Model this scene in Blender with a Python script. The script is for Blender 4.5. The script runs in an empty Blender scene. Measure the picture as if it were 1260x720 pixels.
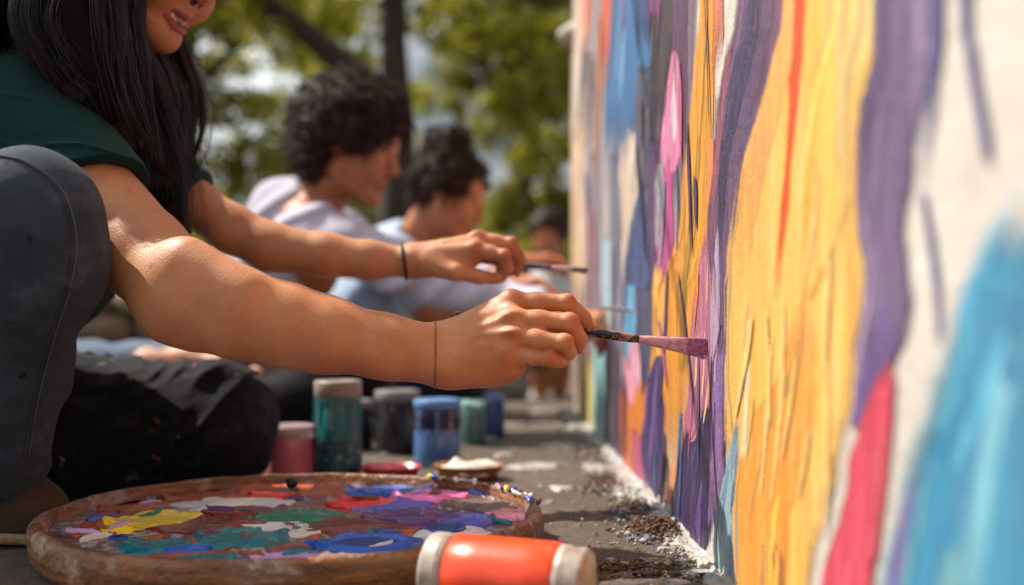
import bpy, math, random
import numpy as np
from mathutils import Vector

# ------------------------------------------------------------------ camera, sky, sun, exposure
SC = bpy.context.scene
COL = SC.collection
CAM_H = 0.2483           # camera height above the pavement
F = 1225.0               # focal length in photo pixels (35 mm lens on a 36 mm frame, 1260 px wide)
HY = 395.0               # horizon row of the photograph

cam_data = bpy.data.cameras.new("camera")
cam = bpy.data.objects.new("camera", cam_data)
COL.objects.link(cam)
cam.location = (0, 0, CAM_H)
cam.rotation_euler = (math.radians(90), 0, 0)
cam_data.sensor_width = 36.0
cam_data.lens = 35.0
cam_data.shift_y = (HY - 360.0) / 1260.0
cam_data.clip_start = 0.02
cam_data.clip_end = 600.0
cam_data.dof.use_dof = True
cam_data.dof.focus_distance = 1.035
cam_data.dof.aperture_fstop = 2.1
cam_data.dof.aperture_blades = 0
SC.camera = cam

SUN = Vector((-0.54, 0.25, 0.80)).normalized()      # direction towards the sun
world = bpy.data.worlds.new("World")
SC.world = world
world.use_nodes = True
wn = world.node_tree
wn.nodes.clear()
w_out = wn.nodes.new("ShaderNodeOutputWorld")
w_bg = wn.nodes.new("ShaderNodeBackground")
w_sky = wn.nodes.new("ShaderNodeTexSky")
w_sky.sky_type = 'NISHITA'
w_sky.sun_disc = False
w_sky.sun_elevation = math.asin(SUN.z)
w_sky.sun_rotation = math.atan2(SUN.x, SUN.y)
w_sky.air_density = 1.0
w_sky.dust_density = 6.0
w_bg.inputs[1].default_value = 0.050
# broken white cloud over the whole sky
w_tc = wn.nodes.new("ShaderNodeTexCoord")
w_no = wn.nodes.new("ShaderNodeTexNoise")
w_no.inputs['Scale'].default_value = 2.4
w_no.inputs['Detail'].default_value = 6.0
w_rp = wn.nodes.new("ShaderNodeValToRGB")
w_rp.color_ramp.elements[0].position = 0.42
w_rp.color_ramp.elements[1].position = 0.60
w_mx = wn.nodes.new("ShaderNodeMix")
w_mx.data_type = 'RGBA'
w_mx.inputs[7].default_value = (15.0, 15.8, 16.3, 1.0)
wn.links.new(w_tc.outputs['Generated'], w_no.inputs['Vector'])
wn.links.new(w_no.outputs['Fac'], w_rp.inputs[0])
wn.links.new(w_rp.outputs[0], w_mx.inputs[0])
wn.links.new(w_sky.outputs[0], w_mx.inputs[6])
wn.links.new(w_mx.outputs[2], w_bg.inputs[0])
wn.links.new(w_bg.outputs[0], w_out.inputs[0])

sun_data = bpy.data.lights.new("sun", 'SUN')
sun_data.energy = 5.0
sun_data.angle = math.radians(0.6)
sun_data.color = (1.0, 0.93, 0.82)
sun = bpy.data.objects.new("sun", sun_data)
COL.objects.link(sun)
sun.rotation_euler = SUN.to_track_quat('Z', 'Y').to_euler()

SC.view_settings.view_transform = 'Standard'
SC.view_settings.look = 'None'
SC.view_settings.gamma = 1.0
SC.view_settings.exposure = 0.62
SC.view_settings.use_curve_mapping = False
SC.render.engine = 'CYCLES'
SC.cycles.use_denoising = True
SC.cycles.max_bounces = 8
SC.cycles.transparent_max_bounces = 24
SC.cycles.sample_clamp_indirect = 6.0

rng = np.random.default_rng(7)
random.seed(7)

# ------------------------------------------------------------------ helpers
def P(x, y, d):
    """A point seen at photo pixel (x, y), d metres in front of the lens."""
    return np.array([(x - 630.0) / F * d, d, CAM_H - (y - HY) / F * d])

def G(x, y, z=0.0):
    """The point of the level z seen at photo pixel (x, y)."""
    d = (CAM_H - z) * F / (y - HY)
    return np.array([(x - 630.0) / F * d, d, z])

def ground_z(d):
    d = np.asarray(d, float)
    return -0.06 * np.clip(d - 2.6, 0, 2.4)

_T = rng.random(65536).astype(np.float32)
def vnoise(p, s=1.0, seed=0):
    p = np.asarray(p, np.float32) * s + 1000.0 + seed * 17.31
    i = np.floor(p).astype(np.int64)
    f = (p - i).astype(np.float32)
    f = f * f * (3 - 2 * f)
    r = 0
    for dx in (0, 1):
        for dy in (0, 1):
            for dz in (0, 1):
                hsh = ((i[..., 0] + dx) * 73856093) ^ ((i[..., 1] + dy) * 19349663) ^ ((i[..., 2] + dz) * 83492791)
                w = (f[..., 0] if dx else 1 - f[..., 0]) * (f[..., 1] if dy else 1 - f[..., 1]) * (f[..., 2] if dz else 1 - f[..., 2])
                r = r + w * _T[(hsh + seed * 977) & 65535]
    return r * 2 - 1

def fbm(p, s=1.0, seed=0, oct=3):
    r, a = 0, 1.0
    for o in range(oct):
        r = r + a * vnoise(p, s * 2 ** o, seed + o)
        a *= 0.5
    return r

def link(o, parent=None):
    COL.objects.link(o)
    if parent is not None:
        o.parent = parent
    return o

def mesh_obj(name, V, Fc, mat=None, parent=None, smooth=True, mats=None, mat_idx=None):
    me = bpy.data.meshes.new(name)
    V = np.asarray(V, np.float32)
    if isinstance(Fc, np.ndarray):
        n = Fc.shape[1]
        me.vertices.add(len(V)); me.vertices.foreach_set('co', V.ravel())
        me.loops.add(Fc.size); me.loops.foreach_set('vertex_index', Fc.astype(np.int32).ravel())
        me.polygons.add(len(Fc))
        me.polygons.foreach_set('loop_start', np.arange(0, Fc.size, n, dtype=np.int32))
        me.update(calc_edges=True)
    else:
        me.from_pydata([tuple(v) for v in V.tolist()], [], Fc)
    for m in (mats or ([mat] if mat else [])):
        me.materials.append(m)
    if mat_idx is not None:
        me.polygons.foreach_set('material_index', np.asarray(mat_idx, np.int32))
    if smooth:
        me.polygons.foreach_set('use_smooth', np.ones(len(me.polygons), bool))
    me.validate()
    o = bpy.data.objects.new(name, me)
    return link(o, parent)

def empty(name, loc=(0, 0, 0)):
    o = bpy.data.objects.new(name, None)
    o.location = loc
    o.empty_display_size = 0.05
    return link(o)

def tag(o, label=None, cat=None, group=None, kind=None):
    if label: o['label'] = label
    if cat: o['category'] = cat
    if group: o['group'] = group
    if kind: o['kind'] = kind
    return o

def lathe(profile, seg=48, c=(0, 0, 0), sx=1.0, sy=1.0):
    """(r, z) pairs round the vertical axis -> vertices, quads (closed with triangles at r == 0)."""
    pr = np.array(profile, float)
    a = np.linspace(0, 2 * math.pi, seg, endpoint=False)
    V = np.stack([pr[:, None, 0] * np.cos(a) * sx, pr[:, None, 0] * np.sin(a) * sy, np.repeat(pr[:, 1:2], seg, 1)], -1).reshape(-1, 3) + np.array(c)
    Q = []
    n = len(pr)
    j = np.arange(seg); j2 = (j + 1) % seg
    for i in range(n - 1):
        Q.append(np.stack([i * seg + j, i * seg + j2, (i + 1) * seg + j2, (i + 1) * seg + j], -1))
    return V, np.concatenate(Q)

def tubes(S, R, sides=4):
    """Many polylines at once: S (N,M,3), R (N,M) or (M,) -> vertices, quads."""
    S = np.asarray(S, float)
    N, M, _ = S.shape
    R = np.broadcast_to(np.asarray(R, float), (N, M))
    T = np.gradient(S, axis=1)
    T /= np.linalg.norm(T, axis=-1, keepdims=True) + 1e-12
    ref = np.where(np.abs(T[..., 2:3]) > 0.9, np.array([1., 0, 0]), np.array([0, 0, 1.]))
    A = np.cross(T, ref); A /= np.linalg.norm(A, axis=-1, keepdims=True) + 1e-12
    B = np.cross(T, A)
    ang = np.linspace(0, 2 * math.pi, sides, endpoint=False)
    V = S[:, :, None] + R[:, :, None, None] * (np.cos(ang)[:, None] * A[:, :, None] + np.sin(ang)[:, None] * B[:, :, None])
    idx = np.arange(N * M * sides).reshape(N, M, sides)
    n2 = np.roll(idx, -1, 2)
    Q = np.stack([idx[:, :-1], n2[:, :-1], n2[:, 1:], idx[:, 1:]], -1).reshape(-1, 4)
    return V.reshape(-1, 3), Q

def spline(pts, n):
    """Catmull-Rom through the points, n samples."""
    p = np.asarray(pts, float)
    p = np.vstack([2 * p[0] - p[1], p, 2 * p[-1] - p[-2]])
    t = np.linspace(0, len(p) - 3 - 1e-9, n)
    i = np.floor(t).astype(int); f = (t - i)[:, None]
    a, b, c, d = p[i], p[i + 1], p[i + 2], p[i + 3]
    return 0.5 * (2 * b + (c - a) * f + (2 * a - 5 * b + 4 * c - d) * f ** 2 + (3 * b - a - 3 * c + d) * f ** 3)

def joinm(parts):
    V, Q, o = [], [], 0
    for v, q in parts:
        V.append(v); Q.append(q + o); o += len(v)
    return np.concatenate(V), np.concatenate(Q)

# ------------------------------------------------------------------ implicit bodies -> meshes (surface nets)
def cap(a, b, ra, rb=None, k=None, mat=0):
    return dict(t='c', a=np.asarray(a, np.float32), b=np.asarray(b, np.float32), ra=ra, rb=ra if rb is None else rb, k=k, mat=mat)
def ball(c, r, k=None, mat=0):
    return cap(c, np.asarray(c) + 1e-5, r, r, k, mat)
def ell(c, ax, r, k=None, mat=0):
    """Ellipsoid; the rows of ax are its axes."""
    return dict(t='e', c=np.asarray(c, np.float32), ax=np.asarray(ax, np.float32), r=np.asarray(r, np.float32), k=k, mat=mat)

def pdist(p, X):
    if p['t'] == 'c':
        ba = p['b'] - p['a']; pa = X - p['a']
        h = np.clip(pa @ ba / (ba @ ba), 0, 1)
        return np.sqrt(((pa - h[:, None] * ba) ** 2).sum(1)) - (p['ra'] + (p['rb'] - p['ra']) * h)
    q = (X - p['c']) @ p['ax'].T
    k0 = np.sqrt(((q / p['r']) ** 2).sum(1)); k1 = np.sqrt(((q / p['r'] ** 2) ** 2).sum(1))
    return k0 * (k0 - 1) / (k1 + 1e-6)

def pbound(p):
    if p['t'] == 'c':
        return (p['a'] + p['b']) / 2, np.linalg.norm(p['b'] - p['a']) / 2 + max(p['ra'], p['rb'])
    return p['c'], float(p['r'].max())

def smin(a, b, k):
    if a is None: return b
    if b is None: return a
    if k <= 0: return np.minimum(a, b)
    h = np.clip(k - np.abs(a - b), 0, None) / k
    return np.minimum(a, b) - h * h * k * 0.25

class Body:
    def __init__(s, k=0.02):
        s.k = k; s.base = []; s.limbs = []; s.subs = []; s.posts = []; s.clips = []; s.disp = None
    def all(s):
        return s.base + [p for l in s.limbs for p in l[0]]
    def ev(s, X, on=None):
        def use(p): return on is None or id(p) in on
        def grp(ps, k0):
            D = None
            for p in ps:
                if use(p): D = smin(D, pdist(p, X), p['k'] if p['k'] is not None else k0)
            return D
        D0 = grp(s.base, s.k)
        D = D0
        for ps, ki, ko in s.limbs:
            g = grp(ps, ki)
            if g is not None:
                D = np.minimum(D, smin(D0, g, ko)) if D is not None else g
        if D is None: D = np.full(len(X), 1.0, np.float32)
        for p in s.subs:
            if use(p): D = -smin(-D, pdist(p, X), p['k'] or 0.002)
        for p in s.posts:
            if use(p): D = smin(D, pdist(p, X), p['k'] or 0.0)
        if s.disp is not None and on is not None:
            nr = np.abs(D) < .02
            if nr.any(): D = D.copy(); D[nr] -= s.disp(X[nr])
        for c, n in s.clips:
            D = -smin(-D, -((X - np.asarray(c, np.float32)) @ np.asarray(n, np.float32)), 0.004)
        return D.astype(np.float32)
    def mesh(s, h, B=20, pad=0.02):
        prims = s.all() + s.posts + s.subs
        bs = [pbound(p) for p in prims]
        C = np.array([b[0] for b in bs]); R = np.array([b[1] for b in bs])
        lo = (C - R[:, None]).min(0) - pad; hi = (C + R[:, None]).max(0) + pad
        nb = np.ceil((hi - lo) / (h * B)).astype(int)
        g = np.stack(np.meshgrid(*[np.arange(n) for n in nb], indexing='ij'), -1).reshape(-1, 3)
        cen = (lo + (g + 0.5) * h * B).astype(np.float32)
        hd = h * B * math.sqrt(3) / 2
        dc = np.concatenate([s.ev(c) for c in np.array_split(cen, max(1, len(cen) // 20000))])
        act = np.abs(dc) < hd * 1.15 + 0.018
        N = nb * B + 2
        ids = lambda I: (I[:, 0] * N[1] + I[:, 1]) * N[2] + I[:, 2]
        loc = np.stack(np.meshgrid(*[np.arange(B + 1)] * 3, indexing='ij'), -1).reshape(-1, 3)
        corn = np.array([(0,0,0),(1,0,0),(0,1,0),(1,1,0),(0,0,1),(1,0,1),(0,1,1),(1,1,1)])
        edges = [(0,1),(2,3),(4,5),(6,7),(0,2),(1,3),(4,6),(5,7),(0,4),(1,5),(2,6),(3,7)]
        cid, cpos, quads = [], [], []
        for gb, cb, db in zip(g[act], cen[act], dc[act]):
            on = {id(p) for p, dq in zip(prims, np.linalg.norm(C - cb, axis=1) - R) if dq < abs(db) + hd + 0.055}
            X = (lo + (gb * B + loc) * h).astype(np.float32)
            v = s.ev(X, on).reshape(B + 1, B + 1, B + 1)
            sg = v < 0
            if sg.all() or not sg.any(): continue
            cnt = sum(sg[a:B + a, b:B + b, c:B + c].astype(np.int8) for a, b, c in corn)
            I = np.argwhere((cnt > 0) & (cnt < 8))
            if len(I):
                cv = np.stack([v[I[:, 0] + a, I[:, 1] + b, I[:, 2] + c] for a, b, c in corn], 1)
                acc = np.zeros((len(I), 3)); m = np.zeros(len(I))
                for a, b in edges:
                    cr = (cv[:, a] < 0) != (cv[:, b] < 0)
                    t = cv[:, a] / np.where(cr, cv[:, a] - cv[:, b], 1)
                    acc += np.where(cr[:, None], corn[a] + t[:, None] * (corn[b] - corn[a]), 0); m += cr
                cid.append(ids(I + gb * B)); cpos.append(lo + (I + gb * B + acc / m[:, None]) * h)
            for ax in range(3):
                sl0 = [slice(0, B)] * 3; sl1 = [slice(0, B)] * 3; sl1[ax] = slice(1, B + 1)
                a, b = sg[tuple(sl0)], sg[tuple(sl1)]
                E = np.argwhere(a != b)
                if not len(E): continue
                fl = a[tuple(E.T)]
                E = E + gb * B
                u = np.eye(3, dtype=int)[(ax + 1) % 3]; w = np.eye(3, dtype=int)[(ax + 2) % 3]
                q = np.stack([ids(E - u - w), ids(E - w), ids(E), ids(E - u)], 1)
                q[~fl] = q[~fl][:, ::-1]
                quads.append(q)
        cid = np.concatenate(cid); cpos = np.concatenate(cpos); quads = np.concatenate(quads)
        o = np.argsort(cid); cid = cid[o]; cpos = cpos[o]
        k = np.clip(np.searchsorted(cid, quads), 0, len(cid) - 1)
        ok = (cid[k] == quads).all(1)
        return cpos, k[ok]
    def build(s, name, h, mats, parent=None, blush=None):
        V, Q = s.mesh(h)
        mi = np.zeros(len(Q), int)
        fc = V[Q].mean(1).astype(np.float32)
        for p in s.all() + s.subs + s.posts:
            if p['mat']:
                c, r = pbound(p)
                near = np.where(((fc - c) ** 2).sum(1) < (r + .004) ** 2)[0]
                if len(near):
                    hit = np.abs(pdist(p, fc[near])) < p.get('tol', 0.0011)
                    mi[near[hit]] = p['mat']
        o = mesh_obj(name, V, Q, parent=parent, mats=mats, mat_idx=mi)
        if blush:
            val = np.zeros(len(V), np.float32)
            for c, r in blush:
                val = np.maximum(val, np.exp(-((V - c) ** 2).sum(1) / (r * r)))
            at = o.data.attributes.new('blush', 'FLOAT', 'POINT')
            at.data.foreach_set('value', val.astype(np.float32))
        return o

# ------------------------------------------------------------------ materials
def nodes(name):
    m = bpy.data.materials.new(name)
    m.use_nodes = True
    nt = m.node_tree
    return m, nt, nt.nodes['Principled BSDF'], nt.nodes['Material Output']

def nd(nt, t, **kw):
    n = nt.nodes.new(t)
    for k, v in kw.items():
        if k in n.bl_rna.properties.keys(): setattr(n, k, v)
        else: n.inputs[k.replace('_', ' ')].default_value = v
    return n

def lin(c):
    """0-255 display colour -> linear."""
    return tuple(((v / 255) / 12.92 if v / 255 < 0.04045 else ((v / 255 + 0.055) / 1.055) ** 2.4) for v in c) + (1.0,)

def ramp(nt, stops, src):
    r = nt.nodes.new('ShaderNodeValToRGB')
    e = r.color_ramp.elements
    while len(e) < len(stops): e.new(0.5)
    for el, (p, c) in zip(e, stops):
        el.position = p; el.color = c
    nt.links.new(src, r.inputs[0])
    return r.outputs[0]

def coords(nt, scale=(1, 1, 1), rot=(0, 0, 0), what='Object'):
    tc = nt.nodes.new('ShaderNodeTexCoord')
    mp = nt.nodes.new('ShaderNodeMapping')
    mp.inputs['Scale'].default_value = scale
    mp.inputs['Rotation'].default_value = rot
    nt.links.new(tc.outputs[what], mp.inputs[0])
    return mp.outputs[0]

def noise(nt, vec, scale=5, detail=4, rough=0.6, dist=0.0):
    n = nt.nodes.new('ShaderNodeTexNoise')
    n.inputs['Scale'].default_value = scale
    n.inputs['Detail'].default_value = detail
    n.inputs['Roughness'].default_value = rough
    n.inputs['Distortion'].default_value = dist
    nt.links.new(vec, n.inputs['Vector'])
    return n.outputs['Fac']

def bump(nt, bs, h, dist=0.001, strength=0.6):
    b = nt.nodes.new('ShaderNodeBump')
    b.inputs['Distance'].default_value = dist
    b.inputs['Strength'].default_value = strength
    nt.links.new(h, b.inputs['Height'])
    nt.links.new(b.outputs[0], bs.inputs['Normal'])
    return b

def mixc(nt, fac, a, b, blend='MIX'):
    m = nt.nodes.new('ShaderNodeMix')
    m.data_type = 'RGBA'; m.blend_type = blend
    for s, v in ((0, fac), (6, a), (7, b)):
        if isinstance(v, (int, float, tuple)): m.inputs[s].default_value = v
        else: nt.links.new(v, m.inputs[s])
    return m.outputs[2]

def math_n(nt, op, a, b=None, clamp=False):
    m = nt.nodes.new('ShaderNodeMath'); m.operation = op; m.use_clamp = clamp
    for s, v in ((0, a), (1, b)):
        if v is None: continue
        if isinstance(v, (int, float)): m.inputs[s].default_value = v
        else: nt.links.new(v, m.inputs[s])
    return m.outputs[0]

def simple(name, c, rough=0.5, c2=None, scale=30, bdist=0.0005, spec=0.5, metal=0.0, stretch=(1, 1, 1), lo=0.35, hi=0.65):
    m, nt, bs, _ = nodes(name)
    n = noise(nt, coords(nt, stretch), scale, 5)
    c2 = c2 or tuple(v * 0.8 for v in c[:3]) + (1,)
    nt.links.new(ramp(nt, [(lo, c), (hi, c2)], n), bs.inputs['Base Color'])
    bs.inputs['Roughness'].default_value = rough
    bs.inputs['Specular IOR Level'].default_value = spec
    bs.inputs['Metallic'].default_value = metal
    if bdist: bump(nt, bs, n, bdist)
    return m

def skin_mat(name, base, deep, rough=0.48):
    m, nt, bs, _ = nodes(name)
    co = coords(nt)
    n1 = noise(nt, co, 22, 4); n2 = noise(nt, co, 420, 4, .7)
    c = ramp(nt, [(0.3, base), (0.72, deep)], n1)
    at = nd(nt, 'ShaderNodeAttribute', attribute_name='blush')
    red = tuple(np.array(deep[:3]) * np.array([1.02, .72, .62])) + (1,)
    c = mixc(nt, math_n(nt, 'MULTIPLY', at.outputs['Fac'], .9), c, red)
    c = mixc(nt, math_n(nt, 'MULTIPLY', noise(nt, co, 900, 2), .22), c, red)
    mole = nd(nt, 'ShaderNodeTexVoronoi', Scale=15.0)
    nt.links.new(co, mole.inputs['Vector'])
    c = mixc(nt, ramp(nt, [(.020, (.75, .75, .75, 1)), (.034, (0, 0, 0, 1))], mole.outputs['Distance']), c, lin((84, 48, 34)))
    c = mixc(nt, ramp(nt, [(.735, (0, 0, 0, 1)), (.755, (.7, .7, .7, 1))], noise(nt, co, 46, 4, .6, .4)), c, lin((96, 74, 82)))
    nt.links.new(c, bs.inputs['Base Color'])
    nt.links.new(ramp(nt, [(.3, (rough - .08,) * 3 + (1,)), (.7, (rough + .12,) * 3 + (1,))], n1), bs.inputs['Roughness'])
    bs.inputs['Subsurface Weight'].default_value = 0.12
    bs.inputs['Subsurface Radius'].default_value = (1.0, .35, .18)
    bs.inputs['Subsurface Scale'].default_value = 0.006
    v = nd(nt, 'ShaderNodeTexVoronoi', Scale=620.0)
    nt.links.new(co, v.inputs['Vector'])
    v2 = nd(nt, 'ShaderNodeTexVoronoi', Scale=240.0)
    v2.feature = 'DISTANCE_TO_EDGE'
    nt.links.new(coords(nt, (.55, 1, 1), (0, .5, 0)), v2.inputs['Vector'])
    crease = math_n(nt, 'MULTIPLY', ramp(nt, [(0, (0, 0, 0, 1)), (.12, (1, 1, 1, 1))], v2.outputs['Distance']), .16)
    hgt = math_n(nt, 'ADD', math_n(nt, 'MULTIPLY', v.outputs['Distance'], .6), math_n(nt, 'ADD', n2, crease))
    hgt = math_n(nt, 'ADD', hgt, math_n(nt, 'MULTIPLY', noise(nt, co, 70, 4), .7))
    bump(nt, bs, hgt, 0.0010, 0.36)
    return m
# ================================================================== THE SETTING
# ---- ground: one sheet to the horizon, fine near the camera
def nonuni(parts):
    out = []
    for a, b, n in parts: out += list(np.linspace(a, b, n, endpoint=False))
    return np.array(out + [parts[-1][1]])
gx = nonuni([(-300, -20, 8), (-20, -3, 12), (-3, -.8, 22), (-.8, .5, 230), (.5, 3, 20), (3, 20, 10), (20, 300, 8)])
gy = nonuni([(-30, -1, 8), (-1, .55, 16), (.55, 2.6, 320), (2.6, 5, 60), (5, 20, 30), (20, 400, 14)])
XX, YY = np.meshgrid(gx, gy, indexing='ij')
pp = np.stack([XX, YY, np.zeros_like(XX)], -1)
near = np.exp(-np.clip(YY - 2.2, 0, None)) * (np.abs(XX) < 1.2)
ZZ = ground_z(YY) + near * (0.0016 * fbm(pp, 9, 3, 3) + 0.0011 * vnoise(pp, 75, 5) + .0008 * vnoise(pp, 160, 9)) - 0.002 * near
gi = np.arange(XX.size).reshape(XX.shape)
gq = np.stack([gi[:-1, :-1], gi[1:, :-1], gi[1:, 1:], gi[:-1, 1:]], -1).reshape(-1, 4)

def ground_mat():
    m, nt, bs, _ = nodes('rough_grey_pavement')
    co = coords(nt)
    a = noise(nt, co, 3.0, 5); b = noise(nt, co, 34, 5, .7); g = noise(nt, co, 520, 3, .8)
    c = ramp(nt, [(.3, lin((84, 72, 62))), (.5, lin((106, 93, 82))), (.72, lin((134, 121, 109)))], a)
    c = mixc(nt, ramp(nt, [(.42, (0, 0, 0, 1)), (.68, (1, 1, 1, 1))], b), c, lin((88, 74, 64)))
    c = mixc(nt, ramp(nt, [(.55, (0, 0, 0, 1)), (.75, (.8, .8, .8, 1))], g), c, lin((190, 178, 165)))
    v = nd(nt, 'ShaderNodeTexVoronoi', Scale=260.0)
    nt.links.new(co, v.inputs['Vector'])
    c = mixc(nt, ramp(nt, [(.0, (.7, .7, .7, 1)), (.28, (0, 0, 0, 1))], v.outputs['Distance']), c, lin((62, 52, 46)))
    nt.links.new(c, bs.inputs['Base Color'])
    bs.inputs['Roughness'].default_value = .82
    bump(nt, bs, math_n(nt, 'ADD', g, math_n(nt, 'MULTIPLY', b, 2.0)), .006, .9)
    return m
ground = mesh_obj('pavement', np.stack([XX, YY, ZZ], -1).reshape(-1, 3), gq, ground_mat())
tag(ground, 'rough grey brown pavement flecked with spilt paint', None, None, 'structure')

# ---- the painted wall
WA, WB = 0.2225, -0.017
def wx(d): return WA + WB * d
def W(d, z, off=0.0):
    d = np.asarray(d, float)
    return np.stack([wx(d) - off, d + 0 * d, np.asarray(z, float) + 0 * d], -1)
def pix_to_wall(x, y):
    d = WA / ((x - 630.0) / F - WB)
    return d, CAM_H - (y - HY) / F * d
W0, W1, WTOP = -0.6, 2.86, 1.72
wall = empty('mural_wall', (wx(1.0), 1.0, 0))
tag(wall, 'white plastered wall covered with brightly coloured upright paint strokes', 'wall')
def to_wall(o):
    o.matrix_parent_inverse = wall.matrix_basis.inverted(); return o

def plaster_mat():
    m, nt, bs, _ = nodes('white_plaster')
    co = coords(nt)
    a = noise(nt, co, 5, 5); g = noise(nt, co, 190, 4, .7)
    c = ramp(nt, [(.35, lin((200, 194, 186))), (.6, lin((184, 176, 166))), (.8, lin((146, 137, 128)))], a)
    c = mixc(nt, ramp(nt, [(.62, (0, 0, 0, 1)), (.72, (.6, .6, .6, 1))], noise(nt, co, 14, 6, .7, .6)), c, lin((150, 138, 136)))
    nt.links.new(c, bs.inputs['Base Color'])
    bs.inputs['Roughness'].default_value = .75
    bump(nt, bs, math_n(nt, 'ADD', g, math_n(nt, 'MULTIPLY', noise(nt, co, 45, 3), 2)), .002, .6)
    return m
PLASTER = plaster_mat()
def wall_bulge(d, z): return .0016 * vnoise(np.stack([d, z, 0 * d], -1), 4, 11)
wd = np.linspace(W0, W1, 260); wz = np.linspace(-0.12, WTOP, 140)
DD, Z2 = np.meshgrid(wd, wz, indexing='ij')
front = W(DD, Z2, wall_bulge(DD, Z2))
edge = np.clip((DD - (W1 - .03)) / .03, 0, 1) ** 2 * .02
front[..., 0] += edge
wi = np.arange(DD.size).reshape(DD.shape)
wq = np.stack([wi[:-1, :-1], wi[:-1, 1:], wi[1:, 1:], wi[1:, :-1]], -1).reshape(-1, 4)
back = [(wx(W0) + .22, W0, -.12), (wx(W1) + .22, W1, -.12), (wx(W1) + .22, W1, WTOP), (wx(W0) + .22, W0, WTOP)]
V = np.concatenate([front.reshape(-1, 3), np.array(back)])
n0 = DD.size
a0, a1, a2, a3 = wi[0, 0], wi[-1, 0], wi[-1, -1], wi[0, -1]
extra = np.array([[n0, n0 + 1, n0 + 2, n0 + 3], [a1, a2, n0 + 2, n0 + 1], [a0, n0, n0 + 3, a3], [a3, n0 + 3, n0 + 2, a2]])
ms = mesh_obj('masonry', V, np.concatenate([wq, extra]), PLASTER)
ms.parent = wall; to_wall(ms)
v, q = lathe([(0, 0), (.05, .0), (.062, .012), (.062, .03), (.04, .045), (.018, .06), (0, .06)], 24, tuple(W(W1, 1.05) + np.array([.02, .0, 0])))
o = mesh_obj('stone_bracket', v, q, PLASTER); o.parent = wall; to_wall(o)

_pm = {}
def paint_mat(c1, c2, c3=None, rag=True, streak=1.0, speck=None, gloss=.42):
    key = (c1, c2, c3, rag, streak, speck)
    lin = lambda c: tuple(v * .84 for v in globals()['lin'](c)[:3]) + (1.0,)
    if key in _pm: return _pm[key]
    m, nt, bs, out = nodes('mural_paint')
    co = coords(nt, (1, 150 * streak, 5))
    s1 = noise(nt, co, 1.0, 4, .65)
    c = ramp(nt, [(.40, lin(c1)), (.60, lin(c2))], s1)
    big = noise(nt, coords(nt, (1, 36, 1.6)), 1.0, 4, .6)
    c = mixc(nt, 1.0, c, ramp(nt, [(.28, (.80, .77, .78, 1)), (.5, (1, 1, 1, 1)), (.72, (1.2, 1.16, 1.12, 1))], big), 'MULTIPLY')
    s2 = noise(nt, coords(nt, (1, 420, 11)), 1.0, 3, .6)
    if c3:
        c = mixc(nt, ramp(nt, [(.55, (0, 0, 0, 1)), (.68, (1, 1, 1, 1))], noise(nt, coords(nt, (1, 60, 3.2)), 1.0, 4)), c, lin(c3))
    c = mixc(nt, ramp(nt, [(.64, (0, 0, 0, 1)), (.70, (.55, .55, .55, 1))], noise(nt, coords(nt, (1, 1, .5)), 520, 3, .7)), c, lin((226, 214, 200)))
    c = mixc(nt, ramp(nt, [(.60, (0, 0, 0, 1)), (.72, (.38, .38, .38, 1))], s2), c, lin(tuple(min(255, v + 34) for v in c1)))
    fine = noise(nt, coords(nt), 300, 4, .75)
    if speck:
        c = mixc(nt, ramp(nt, [(.56, (0, 0, 0, 1)), (.62, (.85, .85, .85, 1))], fine), c, lin(speck))
    nt.links.new(c, bs.inputs['Base Color'])
    bs.inputs['Roughness'].default_value = gloss
    hgt = math_n(nt, 'ADD', math_n(nt, 'MULTIPLY', s2, .55), fine)
    hgt = math_n(nt, 'ADD', hgt, math_n(nt, 'MULTIPLY', noise(nt, coords(nt, (1, 1, .6)), 95, 4, .65), 1.6))
    bump(nt, bs, hgt, .0016, .8)
    if rag:
        uv = nd(nt, 'ShaderNodeUVMap', uv_map='stroke')
        sx = nt.nodes.new('ShaderNodeSeparateXYZ'); nt.links.new(uv.outputs[0], sx.inputs[0])
        e = math_n(nt, 'MULTIPLY', math_n(nt, 'ABSOLUTE', math_n(nt, 'SUBTRACT', sx.outputs[0], .5)), 2.0)
        e2 = math_n(nt, 'MULTIPLY', math_n(nt, 'ABSOLUTE', math_n(nt, 'SUBTRACT', sx.outputs[1], .5)), 2.0)
        e2 = math_n(nt, 'SUBTRACT', math_n(nt, 'MULTIPLY', e2, 1.7), .58)
        em = math_n(nt, 'MAXIMUM', e, e2)
        sn = math_n(nt, 'ADD', math_n(nt, 'MULTIPLY', s2, .55), math_n(nt, 'MULTIPLY', fine, .35))
        al = math_n(nt, 'MULTIPLY', math_n(nt, 'SUBTRACT', math_n(nt, 'ADD', sn, .58), em), 5.0, True)
        dry = ramp(nt, [(.665, (1, 1, 1, 1)), (.70, (.15, .15, .15, 1))], noise(nt, coords(nt, (1, 210, 4.5)), 1.0, 4, .7))
        al = math_n(nt, 'MULTIPLY', al, dry)
        nt.links.new(al, bs.inputs['Alpha'])
    _pm[key] = m
    return m

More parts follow.
